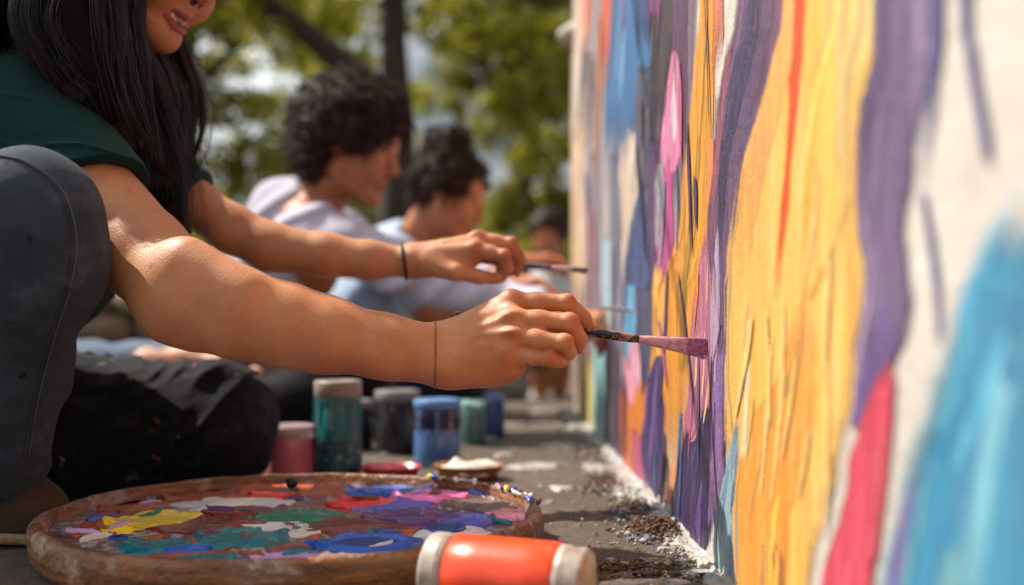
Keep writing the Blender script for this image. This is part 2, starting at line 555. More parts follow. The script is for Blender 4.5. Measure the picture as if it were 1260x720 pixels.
_layer = [0]
def stroke(rows, c1, c2, c3=None, up=False, down=False, rag=True, jit=1.0, speck=None, streak=1.0, label=None):
    _layer[0] += 1
    off = 0.0003 + 0.000025 * _layer[0]
    L, R = [], []
    for y, xl, xr in rows:
        L.append(pix_to_wall(xl, y)); R.append(pix_to_wall(xr, y))
    L, R = np.array(L), np.array(R)
    if rag:                                    # dry-brushed edges eat into the stroke: lay it a little wider and longer
        w_ = (R - L) * .11
        L, R = L - w_, R + w_
        if not up: L[0] += (L[0] - L[1]) * .22; R[0] += (R[0] - R[1]) * .22
        if not down: L[-1] += (L[-1] - L[-2]) * .22; R[-1] += (R[-1] - R[-2]) * .22
    if up:
        while L[0, 1] < WTOP - .02 or R[0, 1] < WTOP - .02:
            z = max(L[0, 1], R[0, 1]) + .13
            wob = rng.normal(0, .005)
            L = np.vstack([[L[0, 0] + wob, min(z, WTOP - .005)], L]); R = np.vstack([[R[0, 0] + wob * .7, min(z, WTOP - .005)], R])
    if down:
        L = np.vstack([L, [L[-1, 0], -.02]]); R = np.vstack([R, [R[-1, 0], -.02]])
    n = 24 + 10 * len(L)
    t = np.linspace(0, 1, n)
    if len(L) > 2: Ls, Rs = spline(L, n), spline(R, n)
    else:
        Ls = L[0] + (L[1] - L[0]) * t[:, None]; Rs = R[0] + (R[1] - R[0]) * t[:, None]
    wdt = np.abs(Ls[:, 0] - Rs[:, 0])
    sd = _layer[0]
    q = np.stack([Ls[:, 1] * 30, 0 * t + sd * 3.1, 0 * t], -1)
    Ls[:, 0] += jit * np.minimum(.006, wdt * .10) * fbm(q, 1, sd, 3); Rs[:, 0] += jit * np.minimum(.006, wdt * .10) * fbm(q + 50, 1, sd + 5, 3)
    m = 7
    u = np.linspace(0, 1, m)
    Dg = Ls[:, None, 0] * (1 - u) + Rs[:, None, 0] * u
    Zg = Ls[:, None, 1] * (1 - u) + Rs[:, None, 1] * u
    prof = np.sin(np.pi * u)[None] * .00025 + wall_bulge(Dg, Zg)
    Vv = W(Dg, np.maximum(Zg, -.03), off + prof).reshape(-1, 3)
    ii = np.arange(n * m).reshape(n, m)
    qq = np.stack([ii[:-1, :-1], ii[1:, :-1], ii[1:, 1:], ii[:-1, 1:]], -1).reshape(-1, 4)
    o = mesh_obj('paint_stroke', Vv, qq, paint_mat(c1, c2, c3, rag, streak, speck))
    uv = o.data.uv_layers.new(name='stroke')
    U = np.broadcast_to(u, (n, m)).ravel(); Vc = np.broadcast_to(t[:, None], (n, m)).ravel().copy()
    if up: Vc = .5 + Vc * .5
    if down: Vc = (Vc - (.5 if up else 0)) * 1.0 if not up else Vc * 0 + .5
    if down and not up: Vc = Vc * .5
    li = np.empty(len(o.data.loops), np.int32); o.data.loops.foreach_get('vertex_index', li)
    uv.data.foreach_set('uv', np.stack([U[li], Vc[li]], -1).astype(np.float32).ravel())
    o.parent = wall; to_wall(o)
    # brush streaks of lighter and darker paint dragged along the stroke
    ns = int(np.clip(np.median(wdt) / .008, 0, 11))
    for i in range(ns):
        u0 = rng.uniform(.06, .88); du = rng.uniform(.03, .10); v0 = rng.uniform(0, .75); v1 = v0 + rng.uniform(.12, .4)
        nn = 30; tt = np.linspace(v0, min(v1, .98), nn); ix = tt * (n - 1); i0 = np.floor(ix).astype(int); fr_ = (ix - i0)[:, None]; i1 = np.minimum(i0 + 1, n - 1)
        Lq = Ls[i0] * (1 - fr_) + Ls[i1] * fr_; Rq = Rs[i0] * (1 - fr_) + Rs[i1] * fr_
        tp = np.sin(np.pi * np.linspace(.02, .98, nn)) ** .6; wb = .02 * np.sin(tt * 9 + i)
        cols = np.stack([np.clip(u0 + wb + du * tp * (e - .5), .01, .99) for e in (0, .5, 1)], 1)
        Dq = Lq[:, None, 0] * (1 - cols) + Rq[:, None, 0] * cols; Zq = Lq[:, None, 1] * (1 - cols) + Rq[:, None, 1] * cols
        Vq = W(Dq, np.maximum(Zq, -.03), off + .0003 + .00001 * i + wall_bulge(Dq, Zq)).reshape(-1, 3)
        jj = np.arange(nn * 3).reshape(nn, 3); q3 = np.stack([jj[:-1, :-1], jj[1:, :-1], jj[1:, 1:], jj[:-1, 1:]], -1).reshape(-1, 4)
        k_ = (.78, 1.15, 1.08, .90)[rng.integers(4)]
        sc = tuple(int(np.clip(v * k_ // 12 * 12, 0, 250)) for v in (c1 if i % 2 else (c3 or c2)))
        st = mesh_obj('paint_streak', Vq, q3, paint_mat(sc, tuple(min(255, v + 20) for v in sc), None, True), o)
        uq = st.data.uv_layers.new(name='stroke'); lq = np.empty(len(st.data.loops), np.int32); st.data.loops.foreach_get('vertex_index', lq)
        Uq = np.broadcast_to(np.array([0, .5, 1]), (nn, 3)).ravel(); Vq2 = np.broadcast_to(np.linspace(0, 1, nn)[:, None], (nn, 3)).ravel()
        uq.data.foreach_set('uv', np.stack([Uq[lq], Vq2[lq]], -1).astype(np.float32).ravel())
    return o

# thin washes of undercoat between the far strokes
stroke([(0, 722, 758), (200, 722, 760), (400, 724, 756), (510, 726, 752)], (188, 178, 172), (150, 146, 160), (124, 110, 130), up=True, down=True)
stroke([(150, 756, 802), (300, 758, 802), (450, 760, 800), (560, 768, 792)], (108, 118, 150), (156, 144, 146), (76, 78, 112), down=True)
stroke([(0, 798, 852), (150, 796, 846), (300, 798, 840), (370, 800, 830)], (112, 84, 112), (150, 126, 140), (74, 58, 84), up=True)
stroke([(0, 706, 724), (200, 704, 722), (420, 704, 720), (500, 706, 718)], (222, 204, 188), (206, 178, 160), up=True, down=True)
stroke([(380, 768, 806), (460, 768, 800), (560, 772, 796)], (176, 150, 160), (150, 130, 150), down=True)
# strokes, far end of the wall first (rows: photo row, left and right column, traced onto the wall plane)
stroke([(0, 711, 730), (40, 711, 726), (78, 713, 718)], (222, 112, 86), (205, 92, 72), up=True)
stroke([(150, 704, 716), (250, 704, 719), (380, 704, 716)], (222, 170, 128), (232, 206, 178))
stroke([(70, 718, 729), (120, 717, 727), (175, 720, 725)], (104, 92, 86), (150, 130, 120))
stroke([(200, 726, 737), (300, 727, 739), (400, 728, 736)], (118, 112, 134), (160, 150, 150))
stroke([(0, 741, 754), (70, 742, 753), (130, 745, 750)], (224, 116, 88), (214, 96, 76), up=True)
stroke([(300, 741, 752), (380, 739, 751), (440, 741, 748)], (150, 190, 208), (190, 208, 214))
stroke([(430, 719, 729), (480, 718, 729), (520, 719, 728)], (214, 186, 84), (226, 206, 130), down=True)
stroke([(400, 730, 744), (480, 730, 744), (530, 731, 743)], (122, 176, 184), (160, 200, 202), down=True)
stroke([(400, 745, 762), (480, 746, 764), (545, 746, 764)], (62, 54, 70), (96, 84, 96), down=True)
stroke([(170, 764, 790), (240, 762, 786), (340, 766, 780)], (196, 172, 148), (222, 208, 190))
stroke([(200, 752, 764), (290, 753, 768), (420, 755, 766)], (92, 96, 124), (140, 140, 152))
stroke([(0, 757, 797), (60, 752, 801), (120, 748, 800), (180, 748, 788), (232, 750, 760)], (72, 130, 186), (52, 96, 152), (120, 168, 206), up=True)
stroke([(0, 775, 797), (40, 776, 797), (78, 782, 790)], (54, 66, 112), (74, 96, 150), up=True)
stroke([(0, 760, 774), (36, 762, 775), (60, 765, 771)], (122, 92, 156), (92, 92, 160), up=True)
stroke([(90, 784, 806), (150, 782, 804), (225, 786, 798)], (64, 76, 104), (92, 96, 112), (140, 120, 108))
stroke([(0, 805, 833), (50, 805, 828), (100, 802, 823), (150, 800, 817), (215, 798, 809)], (60, 52, 60), (92, 78, 84), (42, 38, 46), up=True)
stroke([(0, 800, 816), (22, 801, 814), (44, 805, 810)], (158, 76, 144), (132, 60, 120), up=True)
stroke([(0, 830, 846), (60, 828, 846), (140, 832, 846), (220, 836, 843)], (88, 58, 100), (112, 76, 110), (150, 100, 110), up=True)
stroke([(228, 789, 793), (265, 781, 796), (300, 775, 801), (340, 771, 800), (372, 780, 790)], (54, 72, 118), (80, 104, 146), (44, 52, 84))
stroke([(180, 799, 811), (260, 798, 809), (350, 800, 806)], (110, 72, 118), (88, 62, 96))
stroke([(62, 829, 833), (86, 826, 839), (150, 817, 839), (190, 815, 837), (214, 819, 830)], (212, 112, 160), (226, 150, 184))
stroke([(92, 829, 834), (125, 826, 836), (170, 828, 834)], (232, 212, 216), (226, 190, 206))
stroke([(206, 808, 816), (250, 805, 814), (300, 806, 811)], (186, 184, 190), (150, 150, 160))
stroke([(196, 819, 829), (240, 814, 828), (280, 809, 830), (312, 808, 828), (345, 811, 821), (360, 813, 816)], (204, 88, 154), (190, 72, 140), (220, 130, 180), rag=False)
stroke([(205, 833, 836), (260, 835, 838), (315, 833, 836)], (84, 84, 104), (60, 60, 84), rag=False, jit=.4)
# mustard and orange column
stroke([(0, 863, 881), (100, 856, 878), (200, 846, 877), (300, 834, 872), (355, 806, 866), (400, 801, 860), (440, 802, 856), (500, 815, 848), (555, 818, 840), (600, 819, 835), (622, 819, 829)], (222, 146, 44), (238, 166, 74), (196, 138, 44), up=True, streak=.8)
stroke([(180, 856, 868), (280, 846, 862), (360, 834, 852), (450, 832, 846)], (194, 146, 52), (170, 126, 44))
stroke([(330, 806, 816), (380, 803, 822), (430, 804, 820), (452, 809, 813)], (240, 178, 76), (246, 196, 110))
stroke([(0, 880, 890), (60, 878, 888), (110, 876, 884)], (206, 110, 96), (226, 140, 110), up=True)
stroke([(170, 876, 881), (280, 872, 880), (400, 866, 876)], (232, 132, 82), (240, 160, 110), rag=False)
# low strokes left of the brush
stroke([(355, 770, 783), (400, 770, 784), (448, 773, 779)], (74, 156, 204), (120, 186, 220))
stroke([(360, 784, 801), (410, 786, 802), (470, 790, 798)], (66, 70, 100), (92, 92, 120))
stroke([(420, 775, 785), (450, 772, 791), (495, 775, 786)], (230, 128, 158), (240, 190, 206))
stroke([(470, 784, 801), (500, 773, 798), (545, 772, 791), (568, 773, 788)], (224, 138, 54), (206, 116, 46), down=True)
stroke([(530, 776, 790), (560, 774, 792)], (196, 92, 124), (180, 84, 120), down=True)
stroke([(470, 764, 774), (520, 764, 775), (550, 765, 774)], (196, 104, 60), (150, 70, 56), down=True)
stroke([(438, 808, 815), (480, 795, 817), (520, 790, 818), (560, 789, 816), (590, 796, 814), (608, 806, 812)], (76, 56, 112), (58, 44, 92), (112, 84, 150), rag=False)
stroke([(450, 810, 813), (510, 803, 808), (560, 800, 804)], (140, 110, 170), (110, 86, 150))
# mauve under the brush, indigo below it
stroke([(290, 868, 878), (360, 858, 877), (420, 852, 880), (480, 846, 878), (530, 842, 870), (552, 852, 862)], (190, 122, 150), (176, 100, 138), (226, 168, 120))
stroke([(440, 846, 850), (520, 838, 844), (580, 826, 833), (618, 819, 826)], (224, 140, 118), (230, 168, 96))
stroke([(500, 866, 876), (530, 856, 876), (560, 842, 875), (600, 833, 875), (640, 829, 873), (668, 838, 868), (682, 848, 862)], (58, 44, 88), (46, 34, 74), (84, 66, 118))
stroke([(532, 845, 848), (560, 840, 852), (610, 832, 850), (650, 834, 850)], (62, 48, 94), (50, 38, 80))
stroke([(508, 868, 876), (560, 866, 876), (640, 862, 874)], (60, 46, 92), (50, 38, 80))
# the big violet ribbon
stroke([(0, 912, 966), (50, 905, 961), (100, 893, 953), (150, 886, 936), (200, 883, 921), (250, 878, 915), (300, 876, 908), (350, 879, 901), (400, 884, 899), (440, 880, 898), (500, 876, 896), (560, 875, 895), (600, 873, 892), (650, 871, 886)], (104, 80, 114), (84, 68, 104), (134, 88, 108), up=True, speck=(146, 116, 134), streak=.7)
stroke([(10, 918, 944), (70, 906, 936), (130, 896, 922), (200, 886, 908), (260, 882, 901), (330, 882, 894), (400, 887, 894)], (66, 56, 92), (48, 42, 68), (88, 74, 116), up=True, speck=(116, 98, 130))
stroke([(60, 895, 903), (150, 886, 894), (240, 879, 886), (300, 877, 883)], (158, 92, 104), (134, 80, 110))
stroke([(285, 884, 887), (340, 879, 891), (420, 876, 889), (470, 878, 884)], (186, 164, 190), (166, 140, 172), speck=(214, 190, 196))
stroke([(430, 881, 896), (500, 878, 895), (580, 876, 892), (640, 872, 886)], (122, 100, 164), (146, 104, 148), (104, 92, 170), speck=(222, 170, 140))
stroke([(400, 888, 893), (440, 879, 883), (480, 877, 879)], (52, 40, 70), (70, 50, 84), rag=False, jit=.3)
stroke([(438, 877, 879), (500, 874, 877), (570, 872, 874)], (64, 36, 46), (44, 30, 50), rag=False, jit=.3)  # brush's shadow down the wall, laid on as a thin dark stroke
# yellow and orange field
stroke([(0, 978, 1084), (50, 968, 1076), (100, 955, 1062), (160, 938, 1058), (200, 926, 1057), (300, 905, 1056), (360, 900, 1050), (450, 897, 1041), (550, 904, 1023), (620, 906, 1009), (680, 906, 996), (720, 906, 988), (800, 905, 975)], (252, 200, 104), (250, 186, 88), (254, 214, 146), up=True, down=True, streak=.55)
stroke([(0, 968, 985), (60, 958, 982), (140, 938, 966), (220, 914, 948), (320, 904, 932), (420, 902, 922)], (250, 168, 84), (252, 184, 110), up=True, speck=(254, 206, 140))
stroke([(0, 1000, 1022), (150, 992, 1014), (320, 982, 1006), (460, 960, 984)], (254, 198, 88), (252, 186, 80), up=True)
stroke([(0, 978, 997), (100, 972, 991), (200, 967, 981), (250, 960, 979), (300, 957, 972), (365, 954, 967), (410, 955, 962)], (234, 92, 38), (224, 76, 34), (240, 120, 56), up=True)
stroke([(0, 1046, 1082), (110, 1036, 1058), (260, 1032, 1054), (400, 1020, 1046)], (252, 212, 136), (250, 204, 120), up=True)
stroke([(0, 1034, 1041), (110, 1036, 1041), (170, 1038, 1041)], (238, 224, 196), (246, 214, 140), up=True)
stroke([(255, 1044, 1050), (310, 1024, 1031), (365, 998, 1007)], (206, 150, 62), (216, 166, 84))
stroke([(350, 986, 1005), (420, 974, 1005), (470, 956, 1003), (520, 928, 1000), (580, 912, 986), (640, 906, 970), (720, 906, 962), (800, 906, 950)], (252, 170, 72), (248, 158, 62), (254, 188, 100), down=True)
stroke([(400, 922, 926), (480, 920, 925), (560, 914, 920)], (252, 226, 186), (248, 206, 150))
stroke([(660, 950, 955), (690, 952, 966), (720, 960, 968)], (160, 102, 60), (196, 124, 62))
stroke([(508, 910, 914), (550, 902, 911), (600, 890, 909), (650, 882, 908), (700, 882, 908)], (118, 164, 178), (150, 184, 190), (100, 110, 164), down=True, speck=(210, 206, 200))
# right of the yellow: violet, navy lines, red, blue
stroke([(0, 1085, 1152), (50, 1083, 1147), (100, 1079, 1138), (130, 1066, 1131), (200, 1062, 1122), (300, 1066, 1112), (360, 1068, 1121), (400, 1065, 1119), (440, 1060, 1103), (480, 1058, 1082), (515, 1055, 1064)], (124, 106, 140), (106, 90, 126), (150, 130, 166), up=True)
stroke([(380, 1066, 1120), (420, 1063, 1112), (450, 1059, 1098), (490, 1055, 1078), (525, 1051, 1060)], (118, 98, 148), (96, 82, 136), rag=False)
stroke([(0, 1085, 1102), (60, 1083, 1100), (130, 1067, 1088), (220, 1063, 1084), (330, 1068, 1084)], (92, 78, 110), (112, 92, 132), up=True)
stroke([(0, 1134, 1150), (90, 1126, 1142), (180, 1112, 1126)], (168, 146, 184), (190, 172, 200), up=True)
stroke([(0, 1152, 1163), (100, 1146, 1156), (200, 1137, 1146), (235, 1136, 1142)], (88, 86, 142), (112, 108, 160), up=True)
stroke([(236, 1137, 1142), (300, 1147, 1154), (360, 1155, 1161), (420, 1158, 1162)], (96, 92, 146), (120, 116, 166))
stroke([(0, 1188, 1197), (60, 1193, 1204), (120, 1203, 1213), (180, 1214, 1223), (198, 1218, 1222)], (76, 70, 130), (92, 80, 138), up=True, rag=False)
stroke([(436, 1098, 1105), (480, 1080, 1104), (550, 1058, 1096), (640, 1040, 1086), (720, 1018, 1069), (900, 985, 1030)], (222, 82, 104), (212, 70, 92), (232, 110, 124), down=True)
stroke([(545, 1140, 1151), (640, 1112, 1130), (720, 1094, 1114), (900, 1060, 1085)], (132, 122, 172), (112, 116, 170), down=True)
stroke([(232, 1252, 1300), (300, 1224, 1420), (360, 1202, 1560), (450, 1180, 1600), (550, 1150, 1600), (640, 1130, 1600), (720, 1108, 1500), (900, 1070, 1400)], (76, 152, 186), (64, 138, 176), (116, 174, 196), down=True)
stroke([(500, 1160, 1196), (600, 1140, 1180), (720, 1120, 1172), (900, 1085, 1130)], (58, 142, 184), (70, 152, 190), down=True)
stroke([(430, 1236, 1272), (560, 1206, 1244), (720, 1180, 1226)], (134, 192, 210), (112, 178, 204))
stroke([(370, 1226, 1262), (420, 1222, 1270), (470, 1236, 1260)], (62, 128, 168), (74, 140, 178))
# dry-brush scratches, drips and thin overlaps
rd = np.random.default_rng(55)
DRIP = [((244, 236, 222), (230, 220, 206)), ((92, 70, 112), (70, 54, 92)), ((236, 150, 70), (226, 130, 56)), ((206, 110, 150), (190, 90, 130)), ((70, 110, 160), (54, 86, 134)), ((253, 216, 138), (252, 206, 122)), ((58, 46, 74), (74, 58, 92)), ((150, 184, 192), (120, 160, 176))]
for i in range(64):
    far_ = i % 2 == 0
    x0 = rd.uniform(716, 880) if far_ else rd.uniform(925, 1050)
    y0 = rd.uniform(-20, 560) if far_ else rd.uniform(180, 560); ln = rd.uniform(40, 190); wd_ = rd.uniform(1.0, 3.2) if far_ else rd.uniform(1.5, 6)
    lean = rd.normal(0, .05) - (.06 if not far_ else 0)
    if not far_ and i % 4 == 1: continue
    c1, c2 = DRIP[5 if not far_ else (1, 2, 3, 4, 6, 7, 1, 4)[rd.integers(8)]]
    stroke([(y0, x0, x0 + wd_ * .6), (y0 + ln * .4, x0 + lean * ln * .4, x0 + lean * ln * .4 + wd_), (y0 + ln, x0 + lean * ln, x0 + lean * ln + wd_ * .5)], c1, c2, rag=True)
# strokes on the wall beside and behind the camera, carrying the mural on
for dd, c1, c2 in ((.30, (226, 160, 80), (240, 190, 110)), (.22, (130, 100, 150), (110, 84, 136)), (.10, (210, 90, 120), (226, 130, 150)), (-.05, (84, 150, 190), (110, 170, 200)), (-.25, (240, 190, 90), (230, 160, 70)), (-.42, (90, 70, 110), (120, 90, 140))):
    _layer[0] += 1
    zz = np.linspace(.0, 1.7, 40); ww = .05 + .02 * np.sin(zz * 4 + dd * 30); cc = dd + .02 * np.sin(zz * 3 + dd * 9)
    u = np.linspace(-1, 1, 5)
    Vv = W(cc[:, None] + ww[:, None] * u, zz[:, None] + 0 * u, .0006 + .000025 * _layer[0] + wall_bulge(cc[:, None] + ww[:, None] * u, zz[:, None] + 0 * u)).reshape(-1, 3)
    ii = np.arange(200).reshape(40, 5)
    qq = np.stack([ii[:-1, :-1], ii[1:, :-1], ii[1:, 1:], ii[:-1, 1:]], -1).reshape(-1, 4)
    o = mesh_obj('paint_stroke', Vv, qq, paint_mat(c1, c2, None, False)); o.parent = wall; to_wall(o)

# crust of dripped paint and plaster along the foot of the wall
def crust_mat():
    m, nt, bs, _ = nodes('paint_crust')
    co = coords(nt)
    c = ramp(nt, [(.30, lin((180, 172, 164))), (.52, lin((146, 136, 128))), (.60, lin((150, 176, 190))), (.66, lin((196, 170, 120))), (.74, lin((120, 100, 92)))], noise(nt, co, 30, 5, .7, .5))
    nt.links.new(c, bs.inputs['Base Color']); bs.inputs['Roughness'].default_value = .6
    bump(nt, bs, noise(nt, co, 200, 4), .002, .8)
    return m
CRUST = crust_mat()
cd = np.linspace(.35, 2.84, 900); cu = np.linspace(0, 1, 16)
Dc, Uc = np.meshgrid(cd, cu, indexing='ij')
pc = np.stack([Dc, Uc * .4, 0 * Dc], -1)
wid = .026 + .018 * vnoise(np.stack([cd * 14, 0 * cd, 0 * cd], -1), 1, 21) + .010 * vnoise(np.stack([cd * 60, 0 * cd, 0 * cd], -1), 1, 22)
hh = (.006 + .005 * vnoise(pc, 22, 23) + .004 * vnoise(pc, 60, 24) + .002 * vnoise(pc, 150, 24)) * (1 - Uc) ** .7
Vc = W(Dc, np.maximum(hh, -.001) * (Uc < .99) - .004 * (Uc > .99) + ground_z(Dc), 0)
Vc[..., 0] -= np.clip(wid[:, None], .004, .08) * Uc - .004
ci = np.arange(Dc.size).reshape(Dc.shape)
o = mesh_obj('plaster_crust', Vc.reshape(-1, 3), np.stack([ci[:-1, :-1], ci[:-1, 1:], ci[1:, 1:], ci[1:, :-1]], -1).reshape(-1, 4), CRUST)
o.parent = wall; to_wall(o)
# ---- paint spills on the pavement (flat dried puddles with ragged outlines)
def spill(c, rx, ry, mat, seed, h=.0022, rag=.35, rot=0.0, parent=None, name='paint_spill', z0=0.0, lump=.0012):
    n, m = 72, 9
    a = np.linspace(0, 2 * math.pi, n, endpoint=False)
    q = np.stack([np.cos(a) * 1.2, np.sin(a) * 1.2, 0 * a + seed * 5.3], -1)
    rr = 1 + rag * fbm(q, 1.6, seed, 4)
    r = np.linspace(0, 1, m) ** .8
    x = rx * rr[None] * r[:, None] * np.cos(a); y = ry * rr[None] * r[:, None] * np.sin(a)
    X = c[0] + x * math.cos(rot) - y * math.sin(rot); Y = c[1] + x * math.sin(rot) + y * math.cos(rot)
    p3 = np.stack([X, Y, 0 * X], -1)
    Z = z0 + h * np.clip((1 - r[:, None]) * 5, 0, 1) ** .5 + lump * fbm(p3, 60, seed, 3) * (r[:, None] < .95) - .003 * (r[:, None] > .99)
    V = np.stack([X, Y, Z], -1).reshape(-1, 3)
    idx = np.arange(n * m).reshape(m, n)
    Q = np.stack([idx[:-1], idx[1:], np.roll(idx[1:], -1, 1), np.roll(idx[:-1], -1, 1)], -1).reshape(-1, 4)
    return mesh_obj(name, V, Q, mat, parent)

def dried(name, c, c2, hole=.60):
    m = simple(name, c, .5, c2, 26, .002)
    nt = m.node_tree; bs = nt.nodes['Principled BSDF']
    nt.links.new(ramp(nt, [(hole, (1, 1, 1, 1)), (hole + .03, (0, 0, 0, 1))], noise(nt, coords(nt), 48, 6, .75, .4)), bs.inputs['Alpha'])
    return m
DRIED_WHITE = dried('dried_white_paint', lin((180, 174, 168)), lin((146, 138, 132)), .56)
DRIED_GREY = dried('dried_grey_paint', lin((150, 142, 138)), lin((120, 108, 100)), .54)
DRIED_BLUE = dried('dried_blue_paint', lin((74, 100, 136)), lin((120, 128, 140)), .47)
DRIED_YELLOW = dried('dried_yellow_paint', lin((176, 138, 54)), lin((130, 104, 62)), .46)
DRIED_BROWN = dried('dried_brown_paint', lin((84, 58, 44)), lin((58, 42, 34)), .52)
k = 0
for (x, y, rx, ry, m, rot, rag) in [
    (655, 573, .085, .05, DRIED_WHITE, .3, .4), (700, 600, .045, .03, DRIED_WHITE, -.2, .45), (668, 618, .03, .02, DRIED_GREY, .5, .5),
    (735, 575, .03, .09, DRIED_WHITE, .1, .5), (770, 605, .025, .075, DRIED_WHITE, .1, .5), (748, 600, .05, .02, DRIED_WHITE, .6, .5),
    (790, 640, .02, .05, DRIED_WHITE, .05, .5), (705, 547, .09, .05, DRIED_WHITE, .1, .45), (690, 520, .12, .08, DRIED_GREY, .3, .4),
    (835, 672, .05, .012, DRIED_WHITE, .5, .5), (800, 690, .045, .014, DRIED_GREY, .3, .5), (860, 705, .03, .02, DRIED_WHITE, .2, .5),
    (790, 716, .05, .012, DRIED_WHITE, .1, .6), (765, 628, .022, .018, DRIED_BLUE, .1, .6), (790, 662, .022, .012, DRIED_BLUE, .4, .6),
    (775, 692, .045, .008, DRIED_YELLOW, .25, .6), (745, 700, .02, .006, DRIED_YELLOW, .2, .6), (815, 692, .012, .006, DRIED_YELLOW, .2, .6),
    (640, 505, .16, .1, DRIED_GREY, .2, .4), (610, 520, .1, .05, DRIED_GREY, -.3, .5), (735, 600, .05, .03, DRIED_BROWN, .4, .5),
    (290, 600, .04, .012, DRIED_WHITE, .1, .5), (760, 710, .05, .012, DRIED_BROWN, .2, .6), (620, 560, .03, .02, DRIED_WHITE, .5, .5),
    (725, 553, .04, .05, DRIED_BROWN, .2, .5)]:
    k += 1
    g = G(x, y)
    spill(g, rx * (.62 if m in (DRIED_WHITE, DRIED_GREY) else 1), ry * (.62 if m in (DRIED_WHITE, DRIED_GREY) else 1), m, 30 + k, rag=rag, rot=rot, parent=ground, h=.0010 + .00004 * k)

# ---- crumbs: soil and paint flakes at the foot of the wall
def chunk_cloud(centres, sizes, seed):
    r = np.random.default_rng(seed)
    base = np.array([(1, 0, 0), (-1, 0, 0), (0, 1, 0), (0, -1, 0), (0, 0, 1), (0, 0, -1)], float)
    tri = np.array([(0, 2, 4), (2, 1, 4), (1, 3, 4), (3, 0, 4), (2, 0, 5), (1, 2, 5), (3, 1, 5), (0, 3, 5)])
    n = len(centres)
    V = base[None] * np.array([1, 1, .6]) * sizes[:, None, None] * r.uniform(.5, 1.3, (n, 6, 3)) + r.normal(0, .25, (n, 6, 3)) * sizes[:, None, None]
    V = V + centres[:, None]
    Q = tri[None] + (np.arange(n) * 6)[:, None, None]
    return V.reshape(-1, 3), Q.reshape(-1, 3)
r = np.random.default_rng(4)
C_, S_ = [], []
for (x, y, sx, sy, n, hgt) in [(812, 652, .032, .05, 1100, .014), (790, 625, .03, .05, 260, .005), (745, 592, .03, .08, 260, .005), (722, 556, .03, .1, 300, .006), (770, 700, .05, .02, 260, .004), (720, 700, .12, .03, 60, .003)]:
    g = G(x, y)
    q = r.normal(0, 1, (n, 2)) * .6
    h = hgt * np.exp(-(q ** 2).sum(1)) * r.random(n)
    c = np.stack([g[0] + q[:, 0] * sx, g[1] + q[:, 1] * sy, h + .001], -1)
    c = c[c[:, 0] < wx(c[:, 1]) - .006]
    C_.append(c); S_.append(r.gamma(2.0, .0007, len(c)) + .0005)
SOIL = simple('dark_soil', lin((116, 84, 62)), .9, lin((70, 50, 40)), 160, .001)
v, q = chunk_cloud(np.concatenate(C_), np.concatenate(S_), 5)
o = mesh_obj('soil_crumbs', v, q, SOIL, smooth=False)
tag(o, 'dark brown soil crumbs heaped against the foot of the painted wall', 'soil', None, 'stuff')
C_, S_ = [], []
for n, lo, hi, far, sz in ((1500, .75, 2.7, .04, .0008), (500, .8, 2.6, .18, .0006)):
    d = r.uniform(lo, hi, n)
    X = wx(d) - .012 - np.abs(r.normal(0, far, n))
    C_.append(np.stack([X, d, ground_z(d) + .002], -1)); S_.append(r.gamma(2, sz, n) + .0008)
v, q = chunk_cloud(np.concatenate(C_), np.concatenate(S_), 6)
o = mesh_obj('paint_flakes', v, q, CRUST, smooth=False)
tag(o, 'pale flakes of dried paint scattered along the wall base', 'flakes', None, 'stuff')
# pale plaster lumps at the far foot of the wall
for i, (x, y, s) in enumerate([(716, 521, .02), (724, 515, .026), (742, 541, .015), (706, 528, .016), (694, 512, .03), (752, 549, .012), (684, 533, .018)]):
    g = G(x, y); g[0] = min(g[0], wx(g[1]) - s * .9)
    V, Q = lathe([(0, s * .7), (s * .5, s * .62), (s * .9, s * .3), (s, 0.0), (s * .9, -.003)], 18, (0, 0, 0))
    V = V * (1 + .3 * fbm(V, 60, 50 + i, 2))[:, None] + g
    mesh_obj('plaster_lump', V, Q, CRUST, ground)

# ================================================================== THINGS
# ---- the big round paint tray
TC = np.array([-.237, 1.098, 0.0]); TRX, TRY = .272, .250
tray = empty('paint_tray', tuple(TC))
tag(tray, 'large round wooden paint tray with messy wells of many wet colours', 'paint tray')
def tray_mat(inner):
    m, nt, bs, _ = nodes('tray_wood_' + ('floor' if inner else 'rim'))
    co = coords(nt)
    wood = ramp(nt, [(.3, lin((158, 102, 52))), (.5, lin((112, 68, 34))), (.7, lin((66, 40, 24)))], noise(nt, coords(nt, (5, 5, 90)), 2.2, 5, .65, .5))
    n1 = noise(nt, co, 13 if inner else 9, 5, .65, .8); n2 = noise(nt, coords(nt, (1, 1, 1), (.7, .3, 1.1)), 19, 5, .65, .25)
    pal = [(0.30, lin((150, 44, 34))), (.40, lin((190, 96, 40))), (.46, lin((120, 70, 66))), (.52, lin((70, 90, 120))), (.57, lin((176, 166, 158))), (.62, lin((96, 50, 44))), (.70, lin((56, 96, 90)))]
    if not inner:
        pal = [(.26, lin((176, 84, 36))), (.38, lin((140, 96, 64))), (.45, lin((168, 150, 136))), (.50, lin((110, 72, 46))), (.60, lin((150, 128, 112))), (.66, lin((70, 74, 100))), (.74, lin((40, 34, 34)))]
    pc = ramp(nt, pal, n2)
    msk = ramp(nt, [(.36 if inner else .52, (0, 0, 0, 1)), (.46 if inner else .60, (1, 1, 1, 1))], n1)
    nt.links.new(mixc(nt, msk, wood, pc), bs.inputs['Base Color'])
    nt.links.new(ramp(nt, [(.3, (.25,) * 3 + (1,)), (.7, (.6,) * 3 + (1,))], n1), bs.inputs['Roughness'])
    bump(nt, bs, math_n(nt, 'ADD', n2, noise(nt, co, 90, 4)), .004, .9)
    return m
TR_RIM, TR_FLOOR = tray_mat(False), tray_mat(True)
